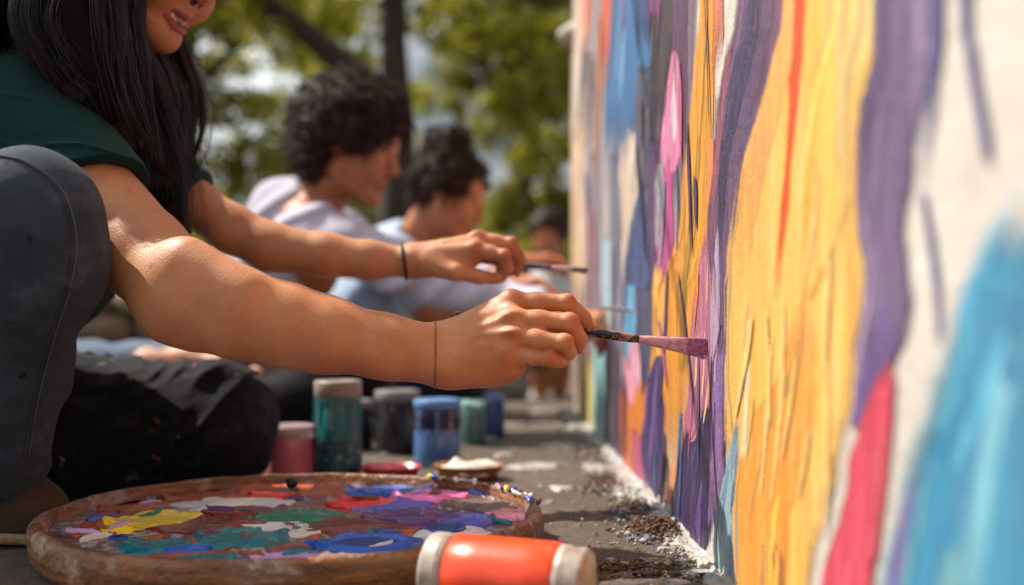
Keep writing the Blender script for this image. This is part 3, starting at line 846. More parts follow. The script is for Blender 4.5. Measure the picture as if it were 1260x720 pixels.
prof = [(.955, .0), (.985, .006), (1.0, .020), (.998, .034), (.988, .041), (.972, .0435), (.955, .042), (.945, .037), (.938, .033), (.930, .029)]
prof = spline(np.array(prof), 40)
V, Q = lathe(prof, 256)
ang = np.arctan2(V[:, 1], V[:, 0])
nz = fbm(np.stack([np.cos(ang) * 5, np.sin(ang) * 5, V[:, 2] * 60], -1), 1.0, 61, 3)
V[:, :2] *= (1 + .006 * nz)[:, None]; V[:, 2] += .0014 * nz * (V[:, 2] > .01)
V = V * np.array([TRX, TRY, 1.0])
mesh_obj('rim', V, Q, TR_RIM, tray)
# floor of the tray, with hollowed wells
WELLS = []
for (x, y, w, asp) in [(185, 645, 58, .8), (300, 630, 48, .8), (205, 674, 50, .75), (295, 666, 56, .75), (365, 640, 54, .75), (440, 619, 46, .85), (532, 611, 48, .85), (508, 637, 60, .75), (588, 622, 42, .9), (452, 669, 74, .72), (345, 689, 56, .7), (480, 603, 50, .8), (120, 655, 40, .9), (345, 606, 46, .8), (250, 611, 48, .8), (568, 647, 34, .9), (400, 597, 40, .8), (160, 622, 40, .8)]:
    c_ = G(x, y, .028); WELLS.append((c_[0] - TC[0], c_[1] - TC[1], w / F * c_[1], w / F * c_[1] * min(1.0, asp * 1.25)))
def floor_z(X, Y):
    z = np.full(np.shape(X), .0305)
    for cx, cy, rx_, ry_ in WELLS:
        e_ = np.sqrt(((X - cx) / rx_) ** 2 + ((Y - cy) / ry_) ** 2)
        s_ = np.clip((1.0 - e_) / .28, 0, 1); s_ = s_ * s_ * (3 - 2 * s_)
        lip = .0022 * np.exp(-((e_ - 1.05) / .07) ** 2)
        z = np.minimum(z + lip, .0345) - .0050 * s_
    return np.maximum(z, .0240)
n, m = 320, 120
a = np.linspace(0, 2 * math.pi, n, endpoint=False); rr = np.linspace(0, .945, m)
X = TRX * rr[:, None] * np.cos(a); Y = TRY * rr[:, None] * np.sin(a)
p3 = np.stack([X, Y, 0 * X], -1)
Z = floor_z(X, Y) + .0007 * fbm(p3, 26, 62, 3) + .0004 * vnoise(p3, 90, 66)
idx = np.arange(n * m).reshape(m, n)
Qf = np.stack([idx[:-1], np.roll(idx[:-1], -1, 1), np.roll(idx[1:], -1, 1), idx[1:]], -1).reshape(-1, 4)
mesh_obj('floor', np.stack([X, Y, Z], -1).reshape(-1, 3), Qf, TR_FLOOR, tray)
def under_m(): pass
V, Q = lathe([(0, .002), (.96, .002)], 96); mesh_obj('underside', V * np.array([TRX, TRY, 1.0]), Q, TR_RIM, tray)

def wet(name, c1, c2, c3=None, rough=.12):
    c1, c2, c3 = [tuple(min(250, int(v * 1.10 + 6)) for v in c) if c else None for c in (c1, c2, c3)]
    m, nt, bs, _ = nodes(name)
    co = coords(nt)
    n1 = noise(nt, co, 24, 5, .6, 1.5)
    st = [(.32, lin(c1)), (.6, lin(c2))]
    if c3: st.append((.72, lin(c3)))
    nt.links.new(ramp(nt, st, n1), bs.inputs['Base Color'])
    bs.inputs['Roughness'].default_value = rough + .04
    bs.inputs['Specular IOR Level'].default_value = .5
    bump(nt, bs, math_n(nt, 'ADD', noise(nt, co, 150, 5, .7), noise(nt, coords(nt, (120, 25, 1)), 1, 4)), .0016, .6)
    return m
def pool(x, y, wpx, asp, mat, seed, crater=.8, h=.008, rag=.28, z=.030, rot=0.0):
    """A daub of wet paint at photo pixel (x, y) on the tray; wpx = half width in photo pixels."""
    c = G(x, y, z)
    rx = wpx / F * c[1]; ry = rx * min(1.05, asp * 1.55)
    n, m = 96, 22
    a = np.linspace(0, 2 * math.pi, n, endpoint=False)
    q = np.stack([np.cos(a) * 1.3, np.sin(a) * 1.3, 0 * a + seed * 3.7], -1)
    out = 1 + rag * .55 * fbm(q, 1.7, seed, 4)
    t = np.linspace(0, 1, m)[:, None]
    x_ = rx * out * t * np.cos(a); y_ = ry * out * t * np.sin(a)
    X = c[0] + x_ * math.cos(rot) - y_ * math.sin(rot); Y = c[1] + x_ * math.sin(rot) + y_ * math.cos(rot)
    p3 = np.stack([X, Y, 0 * X + seed], -1)
    ring = np.exp(-((t - .78) / .14) ** 2)
    mound = np.clip(1 - t ** 2.2, 0, 1)
    lump = 1 + .40 * fbm(p3, 55, seed + 3, 3)
    zz_ = None
    e = np.sqrt(((X - TC[0]) / TRX) ** 2 + ((Y - TC[1]) / TRY) ** 2)
    kk = np.minimum(1, .925 / np.maximum(e, 1e-6))
    X = TC[0] + (X - TC[0]) * kk; Y = TC[1] + (Y - TC[1]) * kk
    fz = floor_z(X - TC[0], Y - TC[1])
    Z = np.maximum(fz + .0022 * np.clip((1 - t) * 6, 0, 1) ** .5, np.where(t < .8, .0288, 0)) + h * .26 * (crater * ring + (1 - crater) * mound) * lump + .0005 * vnoise(p3, 140, seed + 9) * np.clip((1 - t) * 6, 0, 1) - .0030 * (t > .99) + .00005 * (seed - 80)
    V = np.stack([X, Y, Z], -1).reshape(-1, 3) - TC
    idx = np.arange(n * m).reshape(m, n)
    Q = np.stack([idx[:-1], idx[1:], np.roll(idx[1:], -1, 1), np.roll(idx[:-1], -1, 1)], -1).reshape(-1, 4)[:, ::-1]
    return mesh_obj('paint_daub', V, Q, mat, tray)
yel = wet('wet_yellow', (248, 200, 24), (238, 178, 14), (200, 150, 30)); red = wet('wet_red', (220, 34, 24), (180, 20, 20))
drd = wet('wet_dark_red', (120, 36, 30), (92, 34, 30), (150, 60, 40)); teal = wet('wet_teal', (6, 110, 116), (4, 84, 104), (24, 140, 138))
tgr = wet('wet_green', (8, 120, 84), (4, 86, 66), (50, 156, 120)); blu = wet('wet_blue', (26, 92, 196), (18, 64, 160), (84, 144, 224))
dbl = wet('wet_deep_blue', (12, 52, 140), (12, 40, 110), (36, 100, 190)); pnk = wet('wet_pink', (232, 120, 184), (218, 100, 168), (240, 160, 200))
pur = wet('wet_purple', (92, 46, 120), (68, 32, 94), (140, 104, 170)); lav = wet('wet_lavender', (160, 120, 184), (186, 150, 200), (140, 100, 170))
vio = wet('wet_violet_blue', (84, 84, 184), (66, 74, 170), (130, 120, 200)); tau = wet('wet_taupe', (110, 92, 84), (70, 58, 52), (160, 140, 120), .3)
brn = wet('wet_orange_brown', (160, 70, 24), (124, 56, 26), (190, 100, 40), .35); whi = wet('wet_white', (214, 208, 200), (186, 184, 186), (160, 180, 196), .3)
ros = wet('wet_rose', (226, 150, 180), (180, 80, 110), (236, 190, 206))
for i, (x, y, w, asp, m, cr, h, rg) in enumerate([
    (130, 652, 42, .7, brn, .3, .008, .4), (225, 690, 60, .45, brn, .2, .005, .4), (160, 625, 40, .6, brn, .3, .006, .4), (250, 610, 60, .5, brn, .2, .005, .4), (345, 601, 60, .5, brn, .3, .006, .4),
    (400, 605, 40, .6, brn, .2, .005, .4), (560, 602, 60, .4, brn, .2, .004, .4),
    (290, 622, 70, .45, whi, .1, .004, .5), (340, 655, 70, .35, whi, .1, .004, .5), (420, 650, 80, .4, drd, .2, .004, .5), (560, 660, 50, .5, whi, .1, .003, .5), (480, 622, 60, .5, vio, .2, .003, .5),
    (250, 650, 80, .4, drd, .2, .004, .5), (190, 700, 60, .3, red, .2, .003, .5),
    (185, 643, 62, .62, yel, .35, .013, .35), (140, 655, 26, .7, yel, .3, .006, .4),
    (300, 630, 52, .55, drd, .7, .009, .3), (205, 673, 52, .62, teal, .5, .015, .35), (232, 680, 30, .5, blu, .3, .008, .4), (295, 665, 60, .6, teal, .5, .017, .35),
    (365, 638, 56, .6, tgr, .85, .016, .25), (440, 619, 46, .75, red, .85, .012, .22), (480, 604, 62, .5, blu, .3, .006, .35),
    (532, 611, 48, .75, pnk, .85, .010, .15), (508, 637, 62, .6, pur, .85, .015, .2), (585, 622, 44, .7, tau, .85, .010, .3),
    (628, 636, 30, 1.1, ros, .3, .011, .45), (610, 630, 26, .7, tau, .3, .008, .5), (572, 645, 36, .8, vio, .4, .013, .25), (545, 655, 30, .8, dbl, .4, .013, .3),
    (450, 670, 72, .52, blu, .9, .016, .15), (448, 668, 52, .45, dbl, .3, .006, .15), (345, 689, 58, .45, lav, .85, .008, .25), (420, 690, 40, .3, whi, .1, .004, .5), (270, 693, 50, .4, teal, .2, .005, .5),
    (600, 608, 26, .5, vio, .2, .005, .5), (330, 612, 30, .5, red, .2, .005, .5)]):
    pool(x, y, w, asp, m, 80 + i, cr, h, rg)
# brush smears dragged across the tray between the wells
rs_ = np.random.default_rng(91)
SMC = [whi, teal, blu, pur, brn, drd, tgr, dbl, tau, lav]
for i in range(34):
    a_ = rs_.uniform(0, 6.28); q_ = math.sqrt(rs_.random()) * .82
    cx, cy = TRX * q_ * math.cos(a_), TRY * q_ * math.sin(a_)
    th = rs_.uniform(0, 6.28); ln = rs_.uniform(.015, .05); bend = rs_.normal(0, 9)
    t = np.linspace(-.5, .5, 16); wv_ = rs_.uniform(.0018, .0055) * np.sqrt(np.clip(1 - (2 * t) ** 2, .02, 1))
    px_ = cx + ln * t * math.cos(th) - bend * (ln * t) ** 2 * math.sin(th); py_ = cy + ln * t * math.sin(th) + bend * (ln * t) ** 2 * math.cos(th)
    m_ = 7; w_ = np.linspace(-1, 1, m_)
    X = px_[:, None] - wv_[:, None] * w_ * math.sin(th); Y = py_[:, None] + wv_[:, None] * w_ * math.cos(th)
    e_ = np.sqrt((X / TRX) ** 2 + (Y / TRY) ** 2); X, Y = X * np.minimum(1, .92 / e_), Y * np.minimum(1, .92 / e_)
    prof_ = np.sqrt(np.clip(1 - w_ ** 2, 0, 1)) + .35 * np.sin(w_ * 7 + i)
    Z = np.maximum(floor_z(X, Y), .0288) + .0042 + .0016 * prof_ * np.clip(1 - (2 * t[:, None]) ** 2, 0, 1) + .0007 * vnoise(np.stack([X, Y, 0 * X], -1), 220, 92 + i) - .004 * (np.abs(w_) > .99)
    ii = np.arange(16 * m_).reshape(16, m_)
    mesh_obj('paint_smear', np.stack([X, Y, Z], -1).reshape(-1, 3), np.stack([ii[:-1, :-1], ii[1:, :-1], ii[1:, 1:], ii[:-1, 1:]], -1).reshape(-1, 4), SMC[rs_.integers(len(SMC))], tray)
# thick ribbons of paint squeezed onto the rim at the far right
parts = []
r = np.random.default_rng(12)
RB = [whi, simple('rim_black_paint', lin((22, 22, 26)), .3), yel, vio, ros, whi, tau, dbl]
for i in range(16):
    a0 = math.radians(r.uniform(2, 62)); ln = r.uniform(.05, .14)
    t = np.linspace(0, 1, 14)
    rad = .972 + .028 * np.sin(t * 5 + i) * r.uniform(.3, 1)
    S = np.stack([TRX * rad * np.cos(a0 + ln * t), TRY * rad * np.sin(a0 + ln * t), .0425 + .002 * np.sin(t * 9 + i) + 0 * t], -1)
    v, q = tubes(S[None], (r.uniform(.0018, .0042) * np.sin(np.pi * np.clip(t, .04, .96)) ** .5)[None], 8)
    mesh_obj('paint_ribbon', v, q, RB[i % len(RB)], tray)
for (x, y, s) in [(359, 600, .008)]:
    c = G(x, y - 6, .045) - TC
    v, q = lathe([(0, s), (s * .7, s * .75), (s, 0), (s * .7, -s * .7), (0, -s)], 16, tuple(c)); mesh_obj('paint_blob', v, q, RB[1], tray)

# ---- orange paint bottle lying in front of the tray
def axis_frame(a, b):
    z = np.asarray(b, float) - a; L = np.linalg.norm(z); z /= L
    x = np.cross(np.array([0, 0, 1.0]), z); x /= np.linalg.norm(x); y = np.cross(z, x)
    return np.array([x, y, z]), L
def lathe_along(a, b, prof, seg=64):
    fr, L = axis_frame(a, b)
    V, Q = lathe(prof, seg)
    return V @ fr + np.asarray(a), Q
def plastic(name, c, trans=0.0, rough=.28, c2=None):
    m, nt, bs, _ = nodes(name)
    n = noise(nt, coords(nt), 60, 5, .65)
    nt.links.new(ramp(nt, [(.35, c), (.75, c2 or tuple(v * .8 for v in c[:3]) + (1,))], n), bs.inputs['Base Color'])
    nt.links.new(ramp(nt, [(.3, (rough,) * 3 + (1,)), (.7, (rough + .1,) * 3 + (1,))], n), bs.inputs['Roughness'])
    bs.inputs['Transmission Weight'].default_value = trans
    bs.inputs['Coat Weight'].default_value = .2
    bump(nt, bs, noise(nt, coords(nt), 250, 3), .0004, .4)
    return m
A = np.array([-.0700, .850, .0345]); Bp = np.array([.0620, .804, .0335])
bottle = empty('paint_bottle', tuple((A + Bp) / 2 * np.array([1, 1, 0])))
tag(bottle, 'orange paint bottle with white cap lying on its side before the tray', 'bottle')
_, L = axis_frame(A, Bp)
ctr = (A + Bp) / 2 * np.array([1, 1, 0])
def bpart(name, prof, mat, seg=64):
    v, q = lathe_along(A, Bp, prof, seg); return mesh_obj(name, v - ctr, q, mat, bottle)
ORG = plastic('orange_label', lin((232, 74, 24)), 0, .3, lin((216, 58, 16)))
MILK = plastic('milky_plastic', lin((206, 196, 186)), .25, .35, lin((140, 118, 104)))
r0 = .0335
bpart('body', [(0, .022), (r0 - .002, .022), (r0 + .0004, .0245), (r0 + .0006, .05), (r0 + .0004, .09), (r0 + .0002, L - .026), (r0 - .0015, L - .0235), (0, L - .0235)], ORG)
cp = [(0, 0), (.028, 0.0), (.0325, .002), (.0338, .005)]
for i in range(3): cp += [(.0338, .006 + i * .003), (.0332, .007 + i * .003), (.0338, .008 + i * .003)]
cp += [(.0335, .016), (.0325, .0175), (.0322, .0215), (0, .0216)]
bpart('cap', cp, MILK)
bpart('neck', [(0, L - .0237), (.0325, L - .0233), (.0322, L - .017), (.0312, L - .0155), (.0312, L - .004), (.0300, L - .001), (.026, L), (0, L)], MILK)

# ---- jars and pots standing behind the tray
def glassy(name, tint=(1, 1, 1, 1), rough=.05):
    m, nt, bs, _ = nodes(name)
    nt.links.new(ramp(nt, [(.3, tint), (.8, tuple(v * .93 for v in tint[:3]) + (1,))], noise(nt, coords(nt), 40, 3)), bs.inputs['Base Color'])
    bs.inputs['Transmission Weight'].default_value = 1.0
    bs.inputs['Roughness'].default_value = rough
    bs.inputs['IOR'].default_value = 1.45
    return m
GLASS = glassy('jar_glass')
def ring_text(parent, name, c, r, z0, z1, mat, ang0, ang1):
    a = np.linspace(ang0, ang1, 24)
    V = np.concatenate([np.stack([c[0] + r * np.cos(a), c[1] + r * np.sin(a), 0 * a + z], -1) for z in (z0, z1)])
    i = np.arange(23); Q = np.stack([i, i + 1, i + 25, i + 24], -1)
    return mesh_obj(name, V, Q, mat, parent)
def jar(x, y, w, hpx, name, label, body, paint, lid, lidh=.14, taper=1.0, band=None, shoulder=.1, group=None):
    g = G(x, y); d = g[1]
    R = w / 2 / F * d; H = hpx / F * d
    o = empty(name, tuple(g)); tag(o, label, name.split('_')[-1], group)
    hb = H * (1 - lidh); sh = H * shoulder
    outer = [(0, .0), (R * taper * .93, 0), (R * taper, H * .03), (R * (taper * .5 + .5), hb * .5), (R, hb - sh), (R * .93, hb - sh * .3), (R * .88, hb)]
    outer = [outer[0], outer[1]] + [tuple(p) for p in spline(np.array(outer[1:]), 28)[1:]]
    v, q = lathe(outer, 56); mesh_obj('glass_body' if body is GLASS else 'pot_body', v, q, body, o)
    if paint is not None:
        inn = [(0, H * .02), (R * taper * .90, H * .02), (R * taper * .955, H * .05), (R * .955, hb - sh * 1.3), (R * .9, hb - sh), (0, hb - sh)]
        v, q = lathe(inn, 56); mesh_obj('paint_fill', v, q, paint, o)
    if lid is not None:
        lz = hb - H * .01
        lp = [(R * .86, lz), (R * .985, lz), (R * 1.0, lz + H * .01), (R * 1.0, H - H * .015), (R * .96, H), (R * .7, H), (R * .66, H - H * .012), (0, H - H * .012)]
        V, Q = lathe(lp, 60)
        fl = 1 + .012 * (np.arange(len(V)) % 2) * (V[:, 2] > lz + H * .015) * (V[:, 2] < H - H * .01)
        V[:, :2] *= fl[:, None]
        mesh_obj('lid', V, Q, lid, o)
    if lid is not None:
        rdp = np.random.default_rng(int(x))
        for i in range(5):
            aa = rdp.uniform(math.pi * 1.05, math.pi * 1.95); z1 = hb - H * .02; z0_ = z1 - H * rdp.uniform(.12, .4)
            zz = np.linspace(z1, z0_, 10); rr_ = np.interp(zz, [p_[1] for p_ in outer[1:]], [p_[0] for p_ in outer[1:]]) + .0004
            v, q = tubes(np.stack([rr_ * math.cos(aa), rr_ * math.sin(aa), zz], -1)[None], (R * .035 * np.array([.9, .9, .9, .8, .8, .8, .9, 1.2, 1.4, .6]))[None], 7)
            mesh_obj('paint_drip', v, q, paint if (paint is not None and i % 3) else DRIED_WHITE if i % 2 else (paint or body), o)
    if band:
        for z0, z1, bm, nm in band:
            zz = np.linspace(z0, z1, 6)
            rad = np.interp(zz * H, [p[1] for p in outer[1:]], [p[0] for p in outer[1:]]) + .0006
            v, q = lathe(list(zip(rad, zz * H)), 56); mesh_obj(nm, v, q, bm, o)
    return o
def paintfill(n, a, b): return simple(n, lin(a), .4, lin(b), 14, .001)
teal_f = paintfill('teal_jar_paint', (20, 136, 140), (12, 108, 116)); navy_f = paintfill('navy_jar_paint', (18, 24, 44), (10, 14, 28))
blue_f = paintfill('blue_jar_paint', (116, 164, 222), (88, 138, 206)); band_f = paintfill('dark_band', (34, 34, 60), (24, 26, 48))
def label_mat():
    m, nt, bs, _ = nodes('smeared_label')
    n = noise(nt, coords(nt, (1, 1, 1)), 90, 5, .7)
    b = nd(nt, 'ShaderNodeTexBrick'); nt.links.new(coords(nt, (60, 60, 160)), b.inputs['Vector'])
    nt.links.new(ramp(nt, [(.40, lin((24, 62, 68))), (.56, lin((40, 78, 84))), (.66, lin((130, 156, 154)))], n), bs.inputs['Base Color'])
    bs.inputs['Roughness'].default_value = .4
    return m
LIDP = plastic('pinkish_lid', lin((176, 140, 120)), .2, .35, lin((110, 130, 130))); LIDG = plastic('grey_lid', lin((120, 116, 116)), 0, .4)
LIDB = plastic('blue_lid', lin((92, 134, 190)), .1, .35); CLEAR = plastic('clear_lid', lin((214, 190, 186)), .55, .25)
jar(416, 587, 58, 119, 'glass_jar', 'tall glass jar of teal paint with dark label, nearest behind the tray', GLASS, teal_f, LIDP, .15, 1.0, [(.10, .40, label_mat(), 'label')], .06)
PINKB = plastic('pink_tub', lin((206, 112, 128)), .1, .4, lin((186, 90, 108)))
jar(357, 587, 62, 64, 'paint_tub', 'squat pink paint tub with pale lid beside the dark knee', PINKB, None, CLEAR, .22, 1.06, None, .16)
jar(538, 571, 58, 80, 'glass_jar', 'light blue paint jar with a dark band round its shoulder', GLASS, blue_f, LIDB, .12, .97, [(.56, .84, band_f, 'dark_band')], .1)
jar(489, 556, 55, 76, 'glass_jar', 'nearly black navy paint jar with grey lid, left of light blue jar', GLASS, navy_f, LIDG, .16, .97, None, .1)
jar(581, 546, 32, 58, 'glass_jar', 'pale sea green paint jar just behind the light blue jar', GLASS, paintfill('sea_green_paint', (120, 156, 148), (96, 136, 130)), None, .06, 1.0, None, .08)
jar(609, 538, 24, 52, 'glass_jar', 'small deep blue paint jar at the far end of the row', GLASS, paintfill('deep_blue_paint', (52, 92, 160), (40, 72, 134)), LIDB, .14, 1.0, None, .08)
jar(440, 552, 40, 60, 'glass_jar', 'dark brown jar half hidden behind the tall teal jar', GLASS, paintfill('brown_jar_paint', (40, 30, 28), (26, 20, 20)), LIDG, .16, 1.0, None, .1)
# red dish and little wooden dish of white paint
def dish(x, y, w, hpx, name, label, mat, fill, filly):
    g = G(x, y); d = g[1]; R = w / 2 / F * d; H = hpx / F * d
    o = empty(name, tuple(g)); tag(o, label, 'dish')
    v, q = lathe([(0, 0), (R * .72, 0), (R * .8, H * .12), (R * .97, H * .86), (R, H * .96), (R * .985, H), (R * .95, H * .97), (R * .78, H * .35), (0, H * .3)], 56, (0, 0, 0), 1, .8)
    mesh_obj('bowl', v, q, mat, o)
    f = spill((0, 0), R * .84, R * .66, fill, int(w), h=H * filly, rag=.2, parent=o, name='paint_fill', z0=H * .55, lump=H * .35)
    return o
dish(481, 590, 76, 17, 'paint_dish', 'shallow glossy red dish of red and pink paint', plastic('red_dish', lin((176, 30, 44)), 0, .3), wet('dish_pink', (206, 110, 120), (190, 44, 60), (226, 190, 190)), .35)
dish(577, 589, 88, 18, 'paint_dish', 'small wooden dish heaped with thick white paint', simple('dish_wood', lin((160, 104, 52)), .5, lin((112, 70, 38)), 8, .001, stretch=(1, 6, 1)), wet('dish_white', (200, 188, 174), (184, 168, 156), (190, 134, 106), .4), .5)

# ---- brushes
def brush(tip, butt, name, label, rb, ferrule0, ferrule1, flat, handle_m, fer_m, hair_m, hair_len, tipw, curve=0.0):
    """ferrule0/1: distances from the tip; the bristles splay flat in the wall-normal/vertical plane."""
    tip = np.asarray(tip); butt = np.asarray(butt)
    fr, L = axis_frame(tip, butt)
    o = empty(name, tuple(tip)); tag(o, label, 'brush')
    # handle: belly near the ferrule, slimmer to the end
    hp = [(rb * .72, ferrule1 - .002), (rb * .95, ferrule1 + .006), (rb * 1.05, ferrule1 + .03), (rb * .8, ferrule1 + .08), (rb * .55, L - .01), (rb * .3, L), (0, L + .001)]
    v, q = lathe(hp, 20); mesh_obj('handle', v @ fr, q, handle_m, o)
    n = 20; t = np.linspace(0, 1, n)
    fz = ferrule0 + (ferrule1 - ferrule0) * t
    a = np.linspace(0, 2 * math.pi, 24, endpoint=False)
    wv = flat * (1 - t) + rb * .86 * t; wh = rb * .42 * (1 - t) + rb * .86 * t
    crimp = 1 - .10 * np.exp(-((t - .88) / .02) ** 2) - .10 * np.exp(-((t - .95) / .02) ** 2)
    V = np.stack([(wh * crimp)[:, None] * np.cos(a), (wv * crimp)[:, None] * np.sin(a), np.repeat(fz[:, None], 24, 1)], -1).reshape(-1, 3)
    idx = np.arange(n * 24).reshape(n, 24)
    Q = np.stack([idx[:-1], np.roll(idx[:-1], -1, 1), np.roll(idx[1:], -1, 1), idx[1:]], -1).reshape(-1, 4)
    mesh_obj('ferrule', V @ fr, Q, fer_m, o)
    r = np.random.default_rng(3)
    N = 300
    uy = r.uniform(-1, 1, N); ux = r.uniform(-1, 1, N) * np.sqrt(1 - uy ** 2 * .8)
    tt = np.linspace(0, 1, 8)
    S = np.zeros((N, 8, 3))
    clump = .06 * np.sin(uy * 26)
    S[..., 1] = (uy[:, None] * (flat * .92 + (tipw - flat * .92) * tt ** .8)) + (r.normal(0, .0008, N) + clump * .02)[:, None] * tt ** 2
    S[..., 0] = ux[:, None] * rb * .38 * (1 - .55 * tt) + curve * tt ** 2
    S[..., 2] = ferrule0 + .004 - (ferrule0 + .004 - r.uniform(-.001, .0035, N)[:, None] - 0 + np.where(r.random(N) < .15, r.uniform(-.003, .004, N), 0)[:, None]) * tt
    v, q = tubes(S @ fr, np.linspace(.00042, .0002, 8), 3)
    mesh_obj('bristles', v, q, hair_m, o)
    return o
def handle_mat(name, c, c2, c3):
    m, nt, bs, _ = nodes(name)
    co = coords(nt)
    k1 = ramp(nt, [(.53, (0, 0, 0, 1)), (.56, (1, 1, 1, 1))], noise(nt, co, 90, 4, .6, .6))
    k2 = ramp(nt, [(.64, (0, 0, 0, 1)), (.66, (1, 1, 1, 1))], noise(nt, co, 330, 3))
    nt.links.new(mixc(nt, k2, mixc(nt, k1, c, c2), c3), bs.inputs['Base Color'])
    bs.inputs['Roughness'].default_value = .3
    bump(nt, bs, noise(nt, co, 240, 4), .001, .6)
    return m
BL = handle_mat('black_spattered_handle', lin((26, 24, 28)), lin((150, 104, 96)), lin((150, 150, 156)))
FER = handle_mat('paint_caked_ferrule', lin((206, 150, 156)), lin((176, 118, 138)), lin((214, 184, 170)))
HAIR = simple('mauve_bristles', lin((224, 152, 178)), .5, lin((166, 98, 134)), 300, 0)
tipP = P(871, 429.5, 1.036)
brush(tipP, P(560, 385, 1.052), 'paint_brush', 'flat brush loaded with mauve paint touching the wall, in the front hand', .0049, .022, .072, .0086, BL, FER, HAIR, .02, .0100, .0)
brush(P(722, 333, 1.405), P(520, 316, 1.40), 'paint_brush', 'slim brush with pale ferrule held out in the rear hand with black bracelet', .0040, .020, .050, .0042, handle_mat('steel_blue_handle', lin((96, 104, 124)), lin((60, 64, 84)), lin((170, 170, 176))), simple('pale_ferrule', lin((214, 190, 176)), .35, lin((180, 170, 170)), 50), simple('pale_bristles', lin((150, 140, 150)), .6, None, 200, 0), .02, .0028)
brush(P(800, 383, 1.56), P(690, 376, 1.80), 'paint_brush', 'thin grey brush in the curly haired man\'s hand at the wall', .0035, .018, .05, .004, handle_mat('grey_handle', lin((110, 106, 110)), lin((80, 74, 80)), lin((150, 150, 150))), simple('dull_ferrule', lin((140, 136, 140)), .4), simple('dull_bristles', lin((60, 54, 60)), .6, None, 200, 0), .02, .003)
# stray bent bristle under the mauve brush
# ================================================================== PEOPLE
def unit(v): v = np.asarray(v, float); return v / np.linalg.norm(v)
def lerp(a, b, t): return np.asarray(a) + (np.asarray(b) - np.asarray(a)) * t

SK1 = skin_mat('warm_tan_skin', lin((200, 142, 100)), lin((172, 112, 74)))
SK2 = skin_mat('brown_skin', lin((190, 124, 84)), lin((158, 94, 60)))
SK3 = skin_mat('deep_tan_skin', lin((190, 122, 80)), lin((160, 94, 60)))
LIP = skin_mat('lip_skin', lin((164, 84, 76)), lin((140, 66, 62)), .32)
NAIL = simple('finger_nail', lin((214, 160, 134)), .22, lin((204, 146, 120)), 60, 0)
TEETH = simple('teeth_enamel', lin((226, 218, 204)), .2, lin((214, 204, 190)), 60, 0)
EYE = simple('eye_white', lin((130, 118, 108)), .15, None, 60, 0)
IRIS = simple('dark_iris', lin((38, 24, 18)), .1, None, 60, 0)
BROW = simple('dark_brow', lin((30, 22, 18)), .7, None, 200, 0)
MOUTH = simple('mouth_inside', lin((70, 24, 22)), .5, None, 60, 0)
SKINSET = lambda s: [s, LIP, NAIL, TEETH, EYE, IRIS, BROW, MOUTH]

